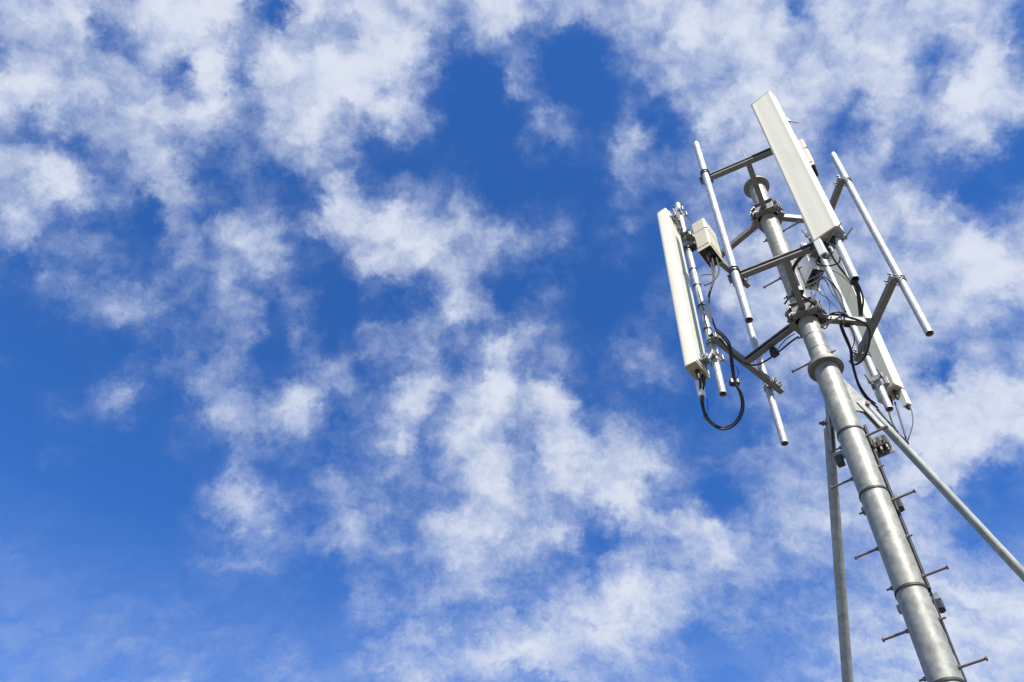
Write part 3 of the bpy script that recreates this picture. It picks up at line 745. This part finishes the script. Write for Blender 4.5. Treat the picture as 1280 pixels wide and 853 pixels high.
def channel(mb, a, b, up, open_to, h=AH, w=AW, t=AT, lip=0.011):
    """strut channel from a to b whose open side looks towards open_to"""
    a, b = Vector(a), Vector(b)
    d = (b - a).normalized()
    X = Vector(open_to).normalized()
    Y = Vector(up)
    prof = [(-w / 2, -h / 2), (w / 2, -h / 2), (w / 2, -h / 2 + lip), (w / 2 - t, -h / 2 + lip), (w / 2 - t, -h / 2 + t), (-w / 2 + t, -h / 2 + t),
            (-w / 2 + t, h / 2 - t), (w / 2 - t, h / 2 - t), (w / 2 - t, h / 2 - lip), (w / 2, h / 2 - lip), (w / 2, h / 2), (-w / 2, h / 2)]
    mb.prism(prof, a, X, Y, d, 0, (b - a).length)


for zf, word in ((Z_UPPER, 'upper'), (Z_LOWER, 'lower')):
    fr = thing('antenna_frame',
               'upper three-armed steel frame clamped just under the flat top of the mast' if word == 'upper' else
               'lower three-armed steel frame clamped to the mast above its pipe joint', 'frame', axis(zf), 'three-armed antenna frames')
    co = MB()
    co.ring(axis(zf), UP, R_UP + 0.0015, R_UP + 0.009, 0.10)
    for k in range(3):
        # shell plates tangent to the tube, ears between the sectors
        o, t = out_dir(k), tan_dir(k)
        co.box(axis(zf) + o * (R_UP + 0.021), (t, UP, o), (0.150, 0.105, 0.012), 0.003)
        co.box(axis(zf - 0.062) + o * (R_UP * .25 + 0.045), (t, o, UP), (0.165, 0.10, 0.010), 0.003)
        co.box(axis(zf + 0.062) + o * (R_UP * .25 + 0.045), (t, o, UP), (0.165, 0.10, 0.010), 0.003)
        n = (ANG[k] + ANG[(k + 1) % 3] + (2 * PI if k == 2 else 0)) / 2
        e = Vector((math.sin(n), math.cos(n), 0))
        et = Vector((math.cos(n), -math.sin(n), 0))
        for s in (-1, 1):
            co.box(axis(zf) + e * (R_UP + 0.036) + et * s * 0.014, (e, UP, et), (0.064, 0.112, 0.009), 0.002)
    co.build('collar', MAT['arm'], fr)
    bo = MB()
    for k in range(3):
        n = (ANG[k] + ANG[(k + 1) % 3] + (2 * PI if k == 2 else 0)) / 2
        e = Vector((math.sin(n), math.cos(n), 0))
        et = Vector((math.cos(n), -math.sin(n), 0))
        for zz in (-0.034, 0.034):
            for rr in (0.030, 0.054):
                bo.bolt(axis(zf + zz) + e * (R_UP + rr) + et * 0.030, -et, 0.078, 0.0065, 0.0125, 0.022)
    bo.build('bolt', MAT['clamp'], fr)
    for k in range(3):
        o, t = out_dir(k), tan_dir(k)
        am = MB()
        if k == 1 and word == 'lower':
            channel(am, axis(zf) + o * (R_UP + 0.03), sec(k, REACH[k] - AW / 2, 0, zf), UP, -t)
        else:
            channel(am, axis(zf) + o * (R_UP + 0.03), sec(k, REACH[k] - AW / 2, 0, zf), UP, t if k == 0 else -t if k == 2 else t)
        arm = am.build('arm', MAT['arm'], fr)
        cbm = MB()
        channel(cbm, sec(k, REACH[k], -BAR_A[k], zf), sec(k, REACH[k], BAR_E[k], zf), UP, o)
        cbm.build('crossbar', MAT['arm'], arm)

# ------------------------------------------------------------------ mounting poles
PR = 0.0272
POLES = [  # sector, sideways, outward offset, top, bottom, label
    (0, 0.0757, 0.0105, 1.6075, 1.0595, 'bare bright pole hanging at the front left, crossing in front of a crossbar'),
    (0, -0.0772, 0.0095, 1.615, 1.0625, 'pole behind the big front antenna, its foot showing below that antenna'),
    (1, -0.0718, 0.0060, 1.6278, 1.0614, 'pole right beside the far left antenna, carrying the tan radio box'),
    (1, 0.0744, 0.0090, 1.615, 1.053, 'bare pole behind the front left one, its grey foot hanging lowest'),
    (2, 0.0849, 0.0085, 1.5966, 1.0515, 'bare pole at the far right, standing clear against the clouds'),
    (2, -0.0677, 0.0065, 1.615, 1.0558, 'pole holding the right antenna whose grey back is seen, near the mast'),
]


def pole_at(i, z):
    k, b, o, *_ = POLES[i]
    return sec(k, REACH[k] + max(o * S, PR + AW / 2 + 0.003), b * S, z)


for i, (k, b, o, zt, zb, lab) in enumerate(POLES):
    pt = thing('mounting_pole', lab, 'pole', pole_at(i, Z(zb)), 'vertical pipes on the antenna frames')
    p = MB()
    p.pipe(pole_at(i, Z(zb)), pole_at(i, Z(zt)), PR, 0.0045, 28)
    p.build('pipe', MAT['pole'], pt)
    od, td = out_dir(k), tan_dir(k)
    for zf in (Z_UPPER, Z_LOWER):
        u = MB()
        c = pole_at(i, zf)
        for dz in (-0.016, 0.016):
            arc = [c + od * (PR + 0.004) * math.cos(a) + td * (PR + 0.004) * math.sin(a) + UP * dz for a in [q * PI / 10 - PI / 2 for q in range(11)]]
            path = [arc[0] - od * (AW + 0.062)] + arc + [arc[-1] - od * (AW + 0.062)]
            u.tube(path, 0.0042, 8)
            for s in (0, -1):
                q = arc[s] - od * (PR + AW + 0.012)
                u.tube([q, q - od * 0.009], 0.0085, 6)
        u.box(c - od * (PR + AW + 0.0085), (td, od, UP), (0.080, 0.006, 0.050), 0.002)
        u.build('u_bolt', MAT['band'] if k == 0 else MAT['clamp'], pt)

# ------------------------------------------------------------------ panel antennas
PW, PD, PL = 0.0432 * S, 0.0214 * S, 0.4461 * S
PANELS = [  # outward, sideways, bottom, yaw, lean, label
    (0.1301, -0.0717, 1.1699, 0.2943, 0.0354, 'big cream panel antenna at the front, its broad face towards the viewer'),
    (0.1353, -0.1180, 1.0792, -0.1981, -0.0116, 'white panel antenna at the far left, seen edge on beside blue sky'),
    (0.1517, -0.1016, 1.1358, -0.3907, 0.0340, 'panel antenna right of the mast, its grey back towards the viewer'),
]
PF = []
for k, (a, b, z, yw, ti, lab) in enumerate(PANELS):
    o, t = out_dir(k), tan_dir(k)
    fo = o * math.cos(yw) + t * math.sin(yw)
    sd_ = o * -math.sin(yw) + t * math.cos(yw)
    u2 = UP * math.cos(ti) + fo * math.sin(ti)
    f2 = fo * math.cos(ti) - UP * math.sin(ti)
    C = sec(k, a * S, b * S, Z(z))
    PF.append((C, sd_, f2, u2))
    pa = thing('panel_antenna', lab, 'antenna', C, 'sector panel antennas')
    h = PW / 2
    prof = [(-h * .97, 0.004), (-h, 0.010), (-h, PD * .74), (-h * .985, PD * .86), (-h * .94, PD * .95), (-h * .86, PD * 1.0), (-h * .80, PD * 1.012), (-h * .77, PD * 1.006),
            (-h * .4, PD * 1.018), (0, PD * 1.022), (h * .4, PD * 1.018),
            (h * .77, PD * 1.006), (h * .80, PD * 1.012), (h * .86, PD * 1.0), (h * .94, PD * .95), (h * .985, PD * .86), (h, PD * .74), (h, 0.010), (h * .97, 0.004)]
    body = MB()
    body.prism(prof, C, sd_, f2, u2, 0.006, PL - 0.006)
    body.build('radome', MAT['radome'], pa, 28)
    bk = MB()
    bk.box(C + u2 * PL / 2 + f2 * 0.0015, (sd_, f2, u2), (PW * .93, 0.007, PL - 0.03), 0.002)
    bk.build('back_plate', MAT['back'], pa)
    for nm, z0, z1 in (('bottom_cap', -0.006, 0.005), ('top_cap', PL - 0.005, PL + 0.006)):
        cp = MB()
        grow = [(x * 1.012, y * 1.012 - 0.001) for x, y in prof]
        shr = [(x * .955, 0.006 + (y - 0.006) * .95) for x, y in prof]
        zs = (z0, z0 + 0.004, z1) if nm == 'bottom_cap' else (z1, z1 - 0.004, z0)
        cp.loft([[C + sd_ * x + f2 * y + u2 * zz for x, y in pr] for zz, pr in zip(zs, (shr, grow, grow))])
        cp.build(nm, MAT['cap'] if nm == 'bottom_cap' else MAT['seam'], pa)
    # sockets under the antenna, each with the boot of its cable
    for x, y in ((-0.10 * PW, PD * .40), (0.23 * PW, PD * .36)):
        cn = MB()
        p = C + sd_ * x + f2 * y
        cn.tube([p - u2 * 0.004, p - u2 * 0.022], 0.0165, 14)
        cn.tube([p - u2 * 0.020, p - u2 * 0.072, p - u2 * 0.095], [0.0145, 0.0135, 0.009], 14)
        cn.build('connector', MAT['rubber'], pa)
    # tilt motor hanging from the front corner
    rt = MB()
    p = C + sd_ * (h * .70) + f2 * (PD * .80)
    rt.box(p - u2 * 0.088, (sd_, f2, u2), (0.052, 0.042, 0.165), 0.006)
    mot = rt.build('tilt_motor', MAT['pale'], pa)
    rt = MB()
    rt.tube([p - u2 * 0.170, p - u2 * 0.190, p - u2 * 0.205], [0.016, 0.013, 0.007], 12)
    rt.build('plug', MAT['rubber'], mot)
    # brackets between the pole and the back of the antenna
    i = (1, 2, 5)[k]
    for which, zz, dz in (('hinge_bracket', 0.085, (-0.10, 0.22, -0.15)[k]), ('tilt_bracket', (PL - 0.32, PL - 0.05, PL - 0.12)[k], (0.0, 0.36, 0.0)[k])):
        hp = C + u2 * zz
        pz = pole_at(i, hp.z + dz)
        dv = hp - pz
        dv.z = 0
        dist = dv.length
        dn = dv.normalized()
        dt = Vector((-dn.y, dn.x, 0))
        br_ = MB()
        # clamp halves on the pole with two threaded rods
        for s in (-1, 1):
            br_.box(pz + dn * s * (PR + 0.007), (dt, dn, UP), (0.112, 0.011, 0.052), 0.002)
        for s in (-1, 1):
            br_.box(pz + dn * (PR + 0.022) + dt * s * 0.026, (dt, dn, UP), (0.006, 0.034, 0.046), 0.001)
        # foot on the antenna back
        br_.box(hp - f2 * 0.006, (sd_, f2, u2), (0.115, 0.008, 0.075), 0.002)
        for s in (-1, 1):
            br_.box(hp - f2 * 0.026 + sd_ * s * 0.030, (sd_, f2, u2), (0.006, 0.042, 0.055), 0.001)
        bra = br_.build(which, MAT['clamp'], pa)
        ln = MB()
        p0 = pz + dn * (PR + 0.030)
        p1 = hp - f2 * 0.034
        if which == 'hinge_bracket':
            dd = (p1 - p0)
            if dd.length > 0.02:
                for s in (-1, 1):
                    ln.tube([p0 + dt * s * 0.018, p1 + sd_ * s * 0.022], 0.010, 8)
            ln.tube([p1 - sd_ * 0.045, p1 + sd_ * 0.045], 0.009, 8)
        else:
            mid = (p0 + p1) / 2 - UP * (0.085 + abs(p0.z - p1.z) * 0.6)
            for s in (-1, 1):
                w3 = sd_ * s * 0.020
                d1 = (mid - p0).normalized()
                d2 = (p1 - mid).normalized()
                ln.box((p0 + mid) / 2 + w3, (d1, sd_, d1.cross(sd_).normalized()), ((mid - p0).length + 0.02, 0.005, 0.028), 0.001)
                ln.box((p1 + mid) / 2 + w3 * 1.35, (d2, sd_, d2.cross(sd_).normalized()), ((p1 - mid).length + 0.02, 0.005, 0.028), 0.001)
            for q in (p0, mid, p1):
                ln.tube([q - sd_ * 0.042, q + sd_ * 0.042], 0.0075, 8)
        ln.build('link', MAT['clamp'], bra)
        rd = MB()
        for s in (-1, 1):
            for dq in (-0.012,):
                q = pz + dt * s * 0.044 + UP * dq
                rd.tube([q + dn * (PR + 0.03), q - dn * (PR + 0.095)], 0.0048, 8)
                rd.tube([q - dn * (PR + 0.014), q - dn * (PR + 0.025)], 0.0105, 6)
        rd.build('threaded_rod', MAT['clamp'], bra)

# ------------------------------------------------------------------ remote radio boxes on the antenna poles
RADIOS = [  # sector, outward, sideways, bottom, wide, deep, tall, yaw, material, label, side facing the pole
    (0, 0.1060, -0.0800, 1.4100, 0.040, 0.0275, 0.092, 0.0, 'tan', 'cream radio box mostly hidden behind the big front antenna', 1),
    (1, 0.1149, -0.0434, 1.4422, 0.0482, 0.0282, 0.0930, -0.19, 'tan', 'tan radio box on the far left pole, cables hanging from its dark underside', 2),
    (2, 0.1079, -0.0961, 1.4511, 0.0389, 0.0265, 0.0906, -0.0523, 'pale', 'pale radio box beside the mast, under the foot of the front antenna', 5),
]
RF = []
for k, a, b, z, w, d, h, yw, mat, lab, pi_ in RADIOS:
    o, t = out_dir(k), tan_dir(k)
    fo = o * math.cos(yw) + t * math.sin(yw)
    s_ = o * -math.sin(yw) + t * math.cos(yw)
    C = sec(k, a * S, b * S, Z(z))
    w, d, h = w * S, d * S, h * S
    RF.append((C, s_, fo, w, d, h))
    ra = thing('radio_unit', lab, 'radio box', C, 'remote radio boxes')
    hs = MB()
    # cover with rounded edges, a little narrower at the top edge; open skirt round the sockets
    hs.box(C + UP * (h / 2 + 0.012), (s_, fo, UP), (w, d, h - 0.024), 0.012)
    hs.build('housing', MAT[mat], ra)
    sk = MB()
    tk = 0.004
    for s in (-1, 1):
        sk.box(C + s_ * s * (w / 2 - tk / 2 - .0035) + UP * 0.012, (s_, fo, UP), (tk, d - 0.010, 0.050), 0.001)
        sk.box(C + fo * s * (d / 2 - tk / 2 - .0035) + UP * 0.012, (s_, fo, UP), (w - 0.014, tk, 0.050), 0.001)
    sk.build('skirt', MAT[mat], ra)
    gr = MB()
    gr.box(C + UP * h * 0.62, (s_, fo, UP), (w + 0.003, d + 0.003, 0.004), 0.001)
    gr.build('cover_joint', MAT['seam'], ra)
    pn = MB()
    pn.box(C + UP * 0.0095, (s_, fo, UP), (w - 0.022, d - 0.022, 0.006))
    pan = pn.build('socket_panel', MAT['dark'], ra)
    for n in range(4):
        ct = MB()
        q = C + s_ * ((n - 1.5) * w * 0.2) + fo * (d * (0.12 if n % 2 else -0.14))
        ct.tube([q + UP * 0.007, q - UP * 0.022], 0.0125, 12)
        ct.tube([q - UP * 0.020, q - UP * 0.060, q - UP * 0.078], [0.0105, 0.0095, 0.006], 12)
        ct.build('socket', MAT['clamp'] if n % 2 else MAT['rubber'], pan)
    if k == 2:
        # broad mounting plate behind the box, reaching past it on the mast side
        mp_ = MB()
        mp_.box(C - s_ * (w / 2 + 0.006) - fo * 0.030 + UP * (h / 2 - 0.035), (fo, s_, UP), (d + 0.075, 0.005, h + 0.07), 0.0015)
        mp_.build('mounting_plate', MAT[mat], ra)
    # clamp to the pole
    cl = MB()
    for zz in (0.72, 0.25):
        pz = pole_at(pi_, C.z + h * zz)
        tgt = C + UP * h * zz
        # nearest point on the box surface towards the pole
        dv = pz - tgt
        ls = max(-w / 2, min(w / 2, dv.dot(s_)))
        lf = max(-d / 2, min(d / 2, dv.dot(fo)))
        q = tgt + s_ * ls + fo * lf
        gap = pz - q
        gap.z = 0
        gd = gap.normalized()
        gt = Vector((-gd.y, gd.x, 0))
        cl.box((q + pz) / 2 - gd * (PR / 2), (gd, gt, UP), (max(0.02, gap.length - PR * .6), 0.060, 0.030), 0.002)
        cl.ring(pz, UP, PR + 0.001, PR + 0.009, 0.030, 28)
        for s in (-1, 1):
            cl.tube([pz + gt * s * 0.042 + gd * 0.05, pz + gt * s * 0.042 - gd * 0.06], 0.005, 8)
    cl.build('pole_clamp', MAT['band'], ra)

# ------------------------------------------------------------------ hangers that hold the feeder cables to the back of the mast
BD = Vector((math.sin(0.62), math.cos(0.62), 0))     # away from the viewer
BT = Vector((math.cos(0.62), -math.sin(0.62), 0))    # to the right
FEED = 1.0
HANG = [(0.9165, 'cable hanger with wide clamp block below the pipe joint, behind the mast', 1.0),
        (0.8075, 'small cable hanger beside the mast, topmost of the three small ones', 0.6),
        (0.6590, 'small cable hanger with a black clamp block, above two thin loose cables', 0.6),
        (0.5400, 'small cable hanger at the bottom edge, lowest on the mast', 0.6)]
for z, lab, sc in HANG:
    hg = thing('cable_hanger', lab, 'cable hanger', axis(Z(z)), 'cable hangers strapped round the mast')
    bd = MB()
    bd.ring(axis(Z(z)), UP, R_LOW - 0.001, R_LOW + 0.0045, 0.014)
    bd.build('strap', MAT['band'], hg)
    br_ = MB()
    if sc == 1.0:
        br_.box(axis(Z(z) - 0.03) + BD * (R_LOW + 0.018) + BT * 0.01, (BT, BD, UP), (0.33, 0.034, 0.050), 0.003)
    else:
        br_.box(axis(Z(z) - 0.03) + BD * (R_LOW * .6 + 0.012) + BT * 0.008, (BT, BD, UP), (R_LOW * 2 + 0.062, 0.030, 0.044), 0.003)
    br_.build('bracket', MAT['clamp'], hg)
    cb_ = MB()
    n = 3 if sc == 1.0 else 1
    for j in range(n):
        if n == 3:
            q = axis(Z(z) - 0.055) + BD * (R_LOW + 0.030) + BT * (R_LOW + 0.082 - j * 0.036)
            cb_.box(q, (BT, BD, UP), (0.030, 0.060, 0.075), 0.004)
        else:
            q = axis(Z(z) - 0.088) + BD * (R_LOW * .6 + 0.008) + BT * (R_LOW + 0.020)
            cb_.box(q, (BT, BD, UP), (0.040, 0.050, 0.062), 0.008)
    if n == 3:
        cb_.box(axis(Z(z) - 0.075) + BD * (R_LOW + 0.012) - BT * (R_LOW + 0.050), (BT, BD, UP), (0.046, 0.045, 0.075), 0.005)
    cb_.build('clamp_block', MAT['rubber'] if n == 1 else MAT['dark'], hg)
    if n == 3:
        pl = MB()
        q = axis(Z(z) - 0.085) + BD * (R_LOW + 0.060) + BT * (R_LOW + 0.045)
        pl.box(q, (BT, BD, UP), (0.125, 0.008, 0.085), 0.002)
        pl.build('back_plate', MAT['clamp'], hg)
        nb = MB()
        for j in range(3):
            q = axis(Z(z) - 0.098) + BD * (R_LOW + 0.030) + BT * (R_LOW + 0.082 - j * 0.036)
            nb.tube([q, q - UP * 0.022], 0.008, 8)
            nb.tube([q + BD * -0.022, q + BD * -0.022 - UP * 0.022], 0.008, 8)
        nb.build('nut', MAT['clamp'], hg)

# ------------------------------------------------------------------ cables
def cable(name, label, cat, paths, mat='rubber', group='black cables on the tower', part='strand'):
    """paths: list of (points, radius); every path is one strand"""
    p0 = Vector(paths[0][0][0])
    if len(paths) == 1:
        b = MB()
        b.tube(spline(paths[0][0]), paths[0][1], 8)
        o = b.build(name, MAT[mat])
        me = o.data
        me.transform(Matrix.Translation(-p0))
        o.location = p0
        o['label'] = label
        o['category'] = cat
        o['group'] = group
        return o
    t = thing(name, label, cat, p0, group)
    for pts, r in paths:
        b = MB()
        b.tube(spline(pts), r, 8)
        b.build(part, MAT[mat], t)
    return t


def trace(near, px, toward=0.0):
    """points on the lines of sight of px at the distance of near (a point, or one per position)"""
    res = []
    for i, (x, y) in enumerate(px):
        n = near[i] if isinstance(near, list) else near
        q = sight(x, y, n)
        q = q + (EYE - q).normalized() * toward
        res.append(q)
    return res


def run(a, b, px, toward=0.0):
    """a cable that keeps to the lines of sight of px while its distance changes from that of a to that of b"""
    a, b = Vector(a), Vector(b)
    n = len(px) - 1
    return trace([a.lerp(b, i / n) for i in range(n + 1)], px, toward)


def block(name, c, size, d, parent, mat='rubber', bev=0.008):
    m = MB()
    d = Vector(d).normalized()
    x, y, d = m._frame(d)
    m.box(c, (x, y, d), size, bev)
    return m.build(name, MAT[mat], parent)


# far left antenna
r1 = RF[1][0]
bar1 = sec(1, REACH[1], -BAR_A[1] * .75, Z_LOWER)
p2 = pole_at(2, Z(1.30))
cable('jumper_cables', 'thick black cables running down from the tan radio box along the far left pole', 'cables', [
    (run(r1, bar1, [(889, 320), (891, 328), (892.5, 340), (892, 350), (888.5, 362), (886, 374), (887, 388), (891, 402), (896, 414), (903, 427), (911, 437)], 0.03), 0.0085),
    (run(r1, p2, [(894, 320), (897.5, 330), (899, 338), (896, 346), (890, 352.5), (881, 357)]), 0.0070),
    (run(r1, bar1, [(886, 322), (889, 332), (891, 343), (891, 352), (887, 364), (884.5, 376), (886, 390), (890, 404)], 0.02), 0.0060),
])
cable('thin_cable', 'thin dark cable looping round the left side of the far left pole', 'cable', [
    (run(r1, bar1, [(890.5, 343.5), (879, 344), (873, 348), (871.5, 353.5), (873, 362), (876, 374), (879, 386), (882, 400), (886, 412), (890, 420)], 0.04), 0.0034)])
arm1 = sec(1, REACH[1] * .55, 0, Z_LOWER)
cable('jumper_cables', 'pair of black cables sagging under the crossbar and along the arm on the left', 'cables', [
    (run(bar1, arm1, [(899, 422), (906, 431), (913, 440), (922, 449), (933, 455), (945, 456.5), (956, 452), (966, 445.5), (976, 438), (988, 428), (998, 421)], 0.05), 0.0070),
    (run(arm1, sec(1, .12, 0, Z_LOWER), [(951, 456), (960, 449), (968, 443), (975, 433), (983, 424), (994, 417)], 0.05), 0.0035),
])
q0, q1 = pole_at(2, Z(1.10)), PF[1][0]
lp = cable('jumper_cables', 'black cables hanging in a big round loop under the far left antenna', 'cables', [
    (run(q0, q1, [(895, 414), (903, 421), (909, 429), (912, 440), (913.5, 452), (915, 463), (917, 473), (920, 481), (926, 490), (929.5, 503), (928, 517), (920, 530), (906, 537), (893, 533), (882, 521), (877, 505), (875.5, 488), (875, 472)], 0.05), 0.0072),
    (run(q0, q1, [(897, 412), (905, 419), (911.5, 428), (914.5, 441), (916, 454), (917.5, 465), (919, 475), (924, 490), (927, 503), (925.5, 516), (918, 528), (905, 534.5), (893, 530.5), (883, 519), (879, 505), (878.5, 490), (880.5, 478), (881, 470)], 0.05), 0.0064),
    (run(q0, q0, [(916, 474), (922, 487), (925, 493)]), 0.0045),
    (run(q0, q0, [(914, 455), (921, 460), (923, 468), (919, 475)]), 0.0030),
])
block('cable_clip', sight(918, 478.5, q0), (0.070, 0.045, 0.050), UP, lp)
cable('thin_cable', 'thin cable dangling from the tilt motor of the far left antenna', 'cable', [
    (run(q1, q1, [(884, 498), (884.5, 508), (885, 517), (883, 525), (880, 522), (879, 512)]), 0.0022)])
tb = MB()
for zz in (1.395, 1.345, 1.285, 1.22):
    c = pole_at(2, Z(zz))
    tb.ring(c, UP, PR + 0.0005, PR + 0.005, 0.012, 24)
tie_root = [o for o in col.objects if o.name == 'mounting_pole.002'][0]
tb.build('cable_tie', MAT['band'], tie_root)
# black hanger block under the left arm
ab = sight(968, 441, sec(1, REACH[1] * .62, 0, Z_LOWER - 0.03))
m = MB()
m.box(ab, (out_dir(1), tan_dir(1), UP), (0.055, 0.050, 0.062), 0.006)
m.box(ab + UP * 0.045, (out_dir(1), tan_dir(1), UP), (0.030, 0.058, 0.035), 0.003)
hb = m.build('cable_clamp', MAT['rubber'])
hb['label'] = 'small black cable clamp hanging under the left arm of the lower frame'
hb['category'] = 'cable clamp'

# big front antenna
f0 = PF[0][0]
p1 = pole_at(1, Z(1.09))
fb = cable('jumper_cables', 'black cables under the big front antenna gathering at the foot of its pole', 'cables', [
    (run(f0, p1, [(1036, 311), (1041, 322), (1047, 331), (1054, 340), (1061, 349), (1067, 357), (1070, 364)], 0.05), 0.0065),
    (run(f0, p1, [(1046, 305), (1053, 318), (1060, 331), (1066, 343), (1071, 354), (1074, 366)], 0.05), 0.0065),
    (run(p1, p1, [(1065, 346), (1070, 356), (1073.5, 367), (1075.5, 380), (1076, 394)], 0.06), 0.0085),
    (run(p1, p1, [(1070, 350), (1075.5, 362), (1079, 374), (1078, 386), (1077, 396)], 0.05), 0.0062),
    (run(p1, p1, [(1067, 352), (1071, 365), (1073, 380), (1074.5, 396)], 0.05), 0.0055),
])
block('cable_clip', sight(1067.5, 352.5, p1 + (EYE - p1).normalized() * .08), (0.042, 0.04, 0.040), UP, fb)
cable('thin_cable', 'thin cable looping below the tilt motor of the big front antenna', 'cable', [
    (run(f0, f0, [(1020, 327), (1022, 331), (1030, 332.5), (1040, 332), (1049, 328), (1050, 320)], 0.04), 0.0050)])
cable('thin_cable', 'thin slack cable stretching from the pale radio box across the grey antenna back', 'cable', [
    (run(RF[2][0], RF[2][0] + out_dir(2) * .12, [(1030, 335), (1038, 337.5), (1048, 342), (1058, 350), (1067, 360)], 0.05), 0.0030)])
bar0 = sec(0, REACH[0], -BAR_A[0] * .45, Z_LOWER)
hub0 = sec(0, 0.13, 0, Z_LOWER)
fc = cable('feeder_cable', 'thick black cable curving from the front crossbar down to the mast collar', 'cable', [
    (run(bar0, hub0, [(1016, 309), (1008, 316), (1000, 323), (993, 333), (989.5, 344), (990.5, 355), (995, 364)], 0.03), 0.0130),
    (run(hub0, sec(2, .1, 0, Z_LOWER), [(995, 364), (1003, 371), (1011, 376), (1019, 381), (1027, 388), (1033, 393)], 0.04), 0.0095),
    (run(hub0, axis(Z_LOWER + .05), [(993, 362), (990, 369), (985, 374), (981, 380)], 0.05), 0.0070),
])
block('cable_clip', sight(997, 365, hub0 + (EYE - hub0).normalized() * .04), (0.075, 0.070, 0.065), UP, fc, 'rubber', 0.012)

# right antenna
r2 = RF[2][0]
a2 = sec(2, REACH[2] * .7, 0, Z_LOWER)
b2 = sec(2, REACH[2], -BAR_A[2] * .7, Z_LOWER)
cable('jumper_cables', 'black cables from the dark underside of the pale radio box down its pole', 'cables', [
    (run(r2, a2, [(1022, 349), (1029, 346), (1037, 351), (1045, 360), (1051, 370), (1054, 381), (1057, 390)], 0.06), 0.0080),
    (run(r2, a2, [(1020, 352), (1022, 360), (1019, 368), (1015, 376), (1011, 384)], 0.03), 0.0050),
    (run(r2, a2, [(1012, 357), (1014, 366), (1017, 372), (1021, 380), (1022, 388)], 0.03), 0.0050),
    (run(r2, a2, [(1026, 356), (1031, 367), (1038, 377), (1047, 386), (1055, 397)], 0.02), 0.0026),
])
ls = cable('jumper_cables', 'black cables slung beneath the right arm and curling round its crossbar', 'cables', [
    (run(axis(Z_LOWER), b2, [(1026, 405), (1029, 398), (1037, 393.5), (1049, 394), (1062, 397), (1075, 401.5), (1084, 408), (1087.5, 419), (1086, 432), (1082, 444), (1075, 453), (1067, 456), (1062, 451)], 0.06), 0.0085),
    (run(axis(Z_LOWER), a2, [(1028, 408), (1032, 401), (1036, 394), (1045, 390), (1056, 393), (1066, 399)], 0.07), 0.0070),
    (run(a2, b2, [(1048, 398), (1052, 412), (1058, 426), (1063, 438), (1064, 450), (1067, 462), (1071, 476), (1076, 488), (1083, 498), (1091, 505), (1097, 510)], 0.05), 0.0080),
    (run(a2, b2, [(1050, 400), (1055, 414), (1061, 428), (1065, 440), (1066, 452), (1069, 465), (1073, 478), (1079, 489), (1086, 498), (1095, 505)], 0.06), 0.0055),
])
block('cable_clip', sight(1058, 403, a2), (0.075, 0.050, 0.050), out_dir(2), ls)
q2 = PF[2][0]
brace_pt = axis(BR_Z) + Vector((math.sin(BRACES[1][0]), math.cos(BRACES[1][0]), 0)) * .30 - UP * .36
cable('jumper_cables', 'three thin cables dropping from the foot of the right antenna to the sunlit brace', 'cables', [
    (run(q2, brace_pt, [(1110, 511), (1113, 522), (1117, 532), (1122, 540)]), 0.0062),
    (run(q2, brace_pt, [(1118.5, 503), (1123, 517), (1127, 530), (1131, 543), (1133.5, 552)]), 0.0062),
    (run(q2, brace_pt, [(1137, 508), (1140, 516), (1141, 529), (1138, 541), (1134, 553)]), 0.0040),
    (run(q2, brace_pt, [(1097, 512), (1106, 523), (1115, 534), (1125, 545), (1134.5, 554.5)]), 0.0100),
])

cable('thin_cables', 'thin tangled cables between the pale radio box and the right antenna pole', 'cables', [
    (run(r2, a2, [(1018, 350), (1024, 346), (1031, 350), (1036, 358), (1041, 368), (1049, 377), (1056, 386)], 0.08), 0.0050),
    (run(r2, a2, [(1024, 354), (1023, 362), (1027, 369), (1033, 372), (1037, 380), (1037, 390), (1040, 399)], 0.04), 0.0035),
    (run(r2, a2, [(1008, 352), (1017, 347), (1026, 342), (1030, 340)], 0.06), 0.0040),
])
cable('thin_cables', 'thin black cables looping below the right arm beside the mast collar', 'cables', [
    (run(axis(Z_LOWER), a2, [(1025, 398), (1027, 406), (1031, 411), (1036, 404), (1039, 396)], 0.08), 0.0055),
    (run(a2, b2, [(1060, 405), (1066, 414), (1068, 424), (1066, 434), (1062, 440)], 0.05), 0.0040),
    (run(a2, b2, [(1066, 440), (1072, 445), (1079, 441), (1082, 432)], 0.08), 0.0045),
])
# feeders down the back of the mast
def back(z, side, deep):
    return axis(Z(z)) + BT * (R_LOW + side) + BD * deep


cable('feeder_cables', 'black feeder cables running down the far right side of the mast', 'cables', [
    ([back(0.93, .012, .03), back(0.86, .010, .03), back(0.80, .009, .03), back(0.74, .008, .03), back(0.66, .008, .03)], 0.0085),
    ([back(0.93, .004, .05), back(0.86, .002, .05), back(0.80, .001, .05), back(0.74, -.001, .05), back(0.66, -.001, .05)], 0.0085),
    ([back(0.68, .008, .03), back(0.62, .006, .03), back(0.56, .005, .03), back(0.46, .004, .03)], 0.0055),
])
lo0, lo1 = back(0.655, .02, .03), back(0.53, .02, .03)
cable('thin_cable', 'thin loose cable bowing away from the right side of the mast near the bottom', 'cable', [
    (run(lo0, lo1, [(1165, 752), (1170, 768), (1177, 781), (1184, 795), (1189.5, 812), (1194, 830), (1198, 846), (1201, 860)]), 0.0040)])
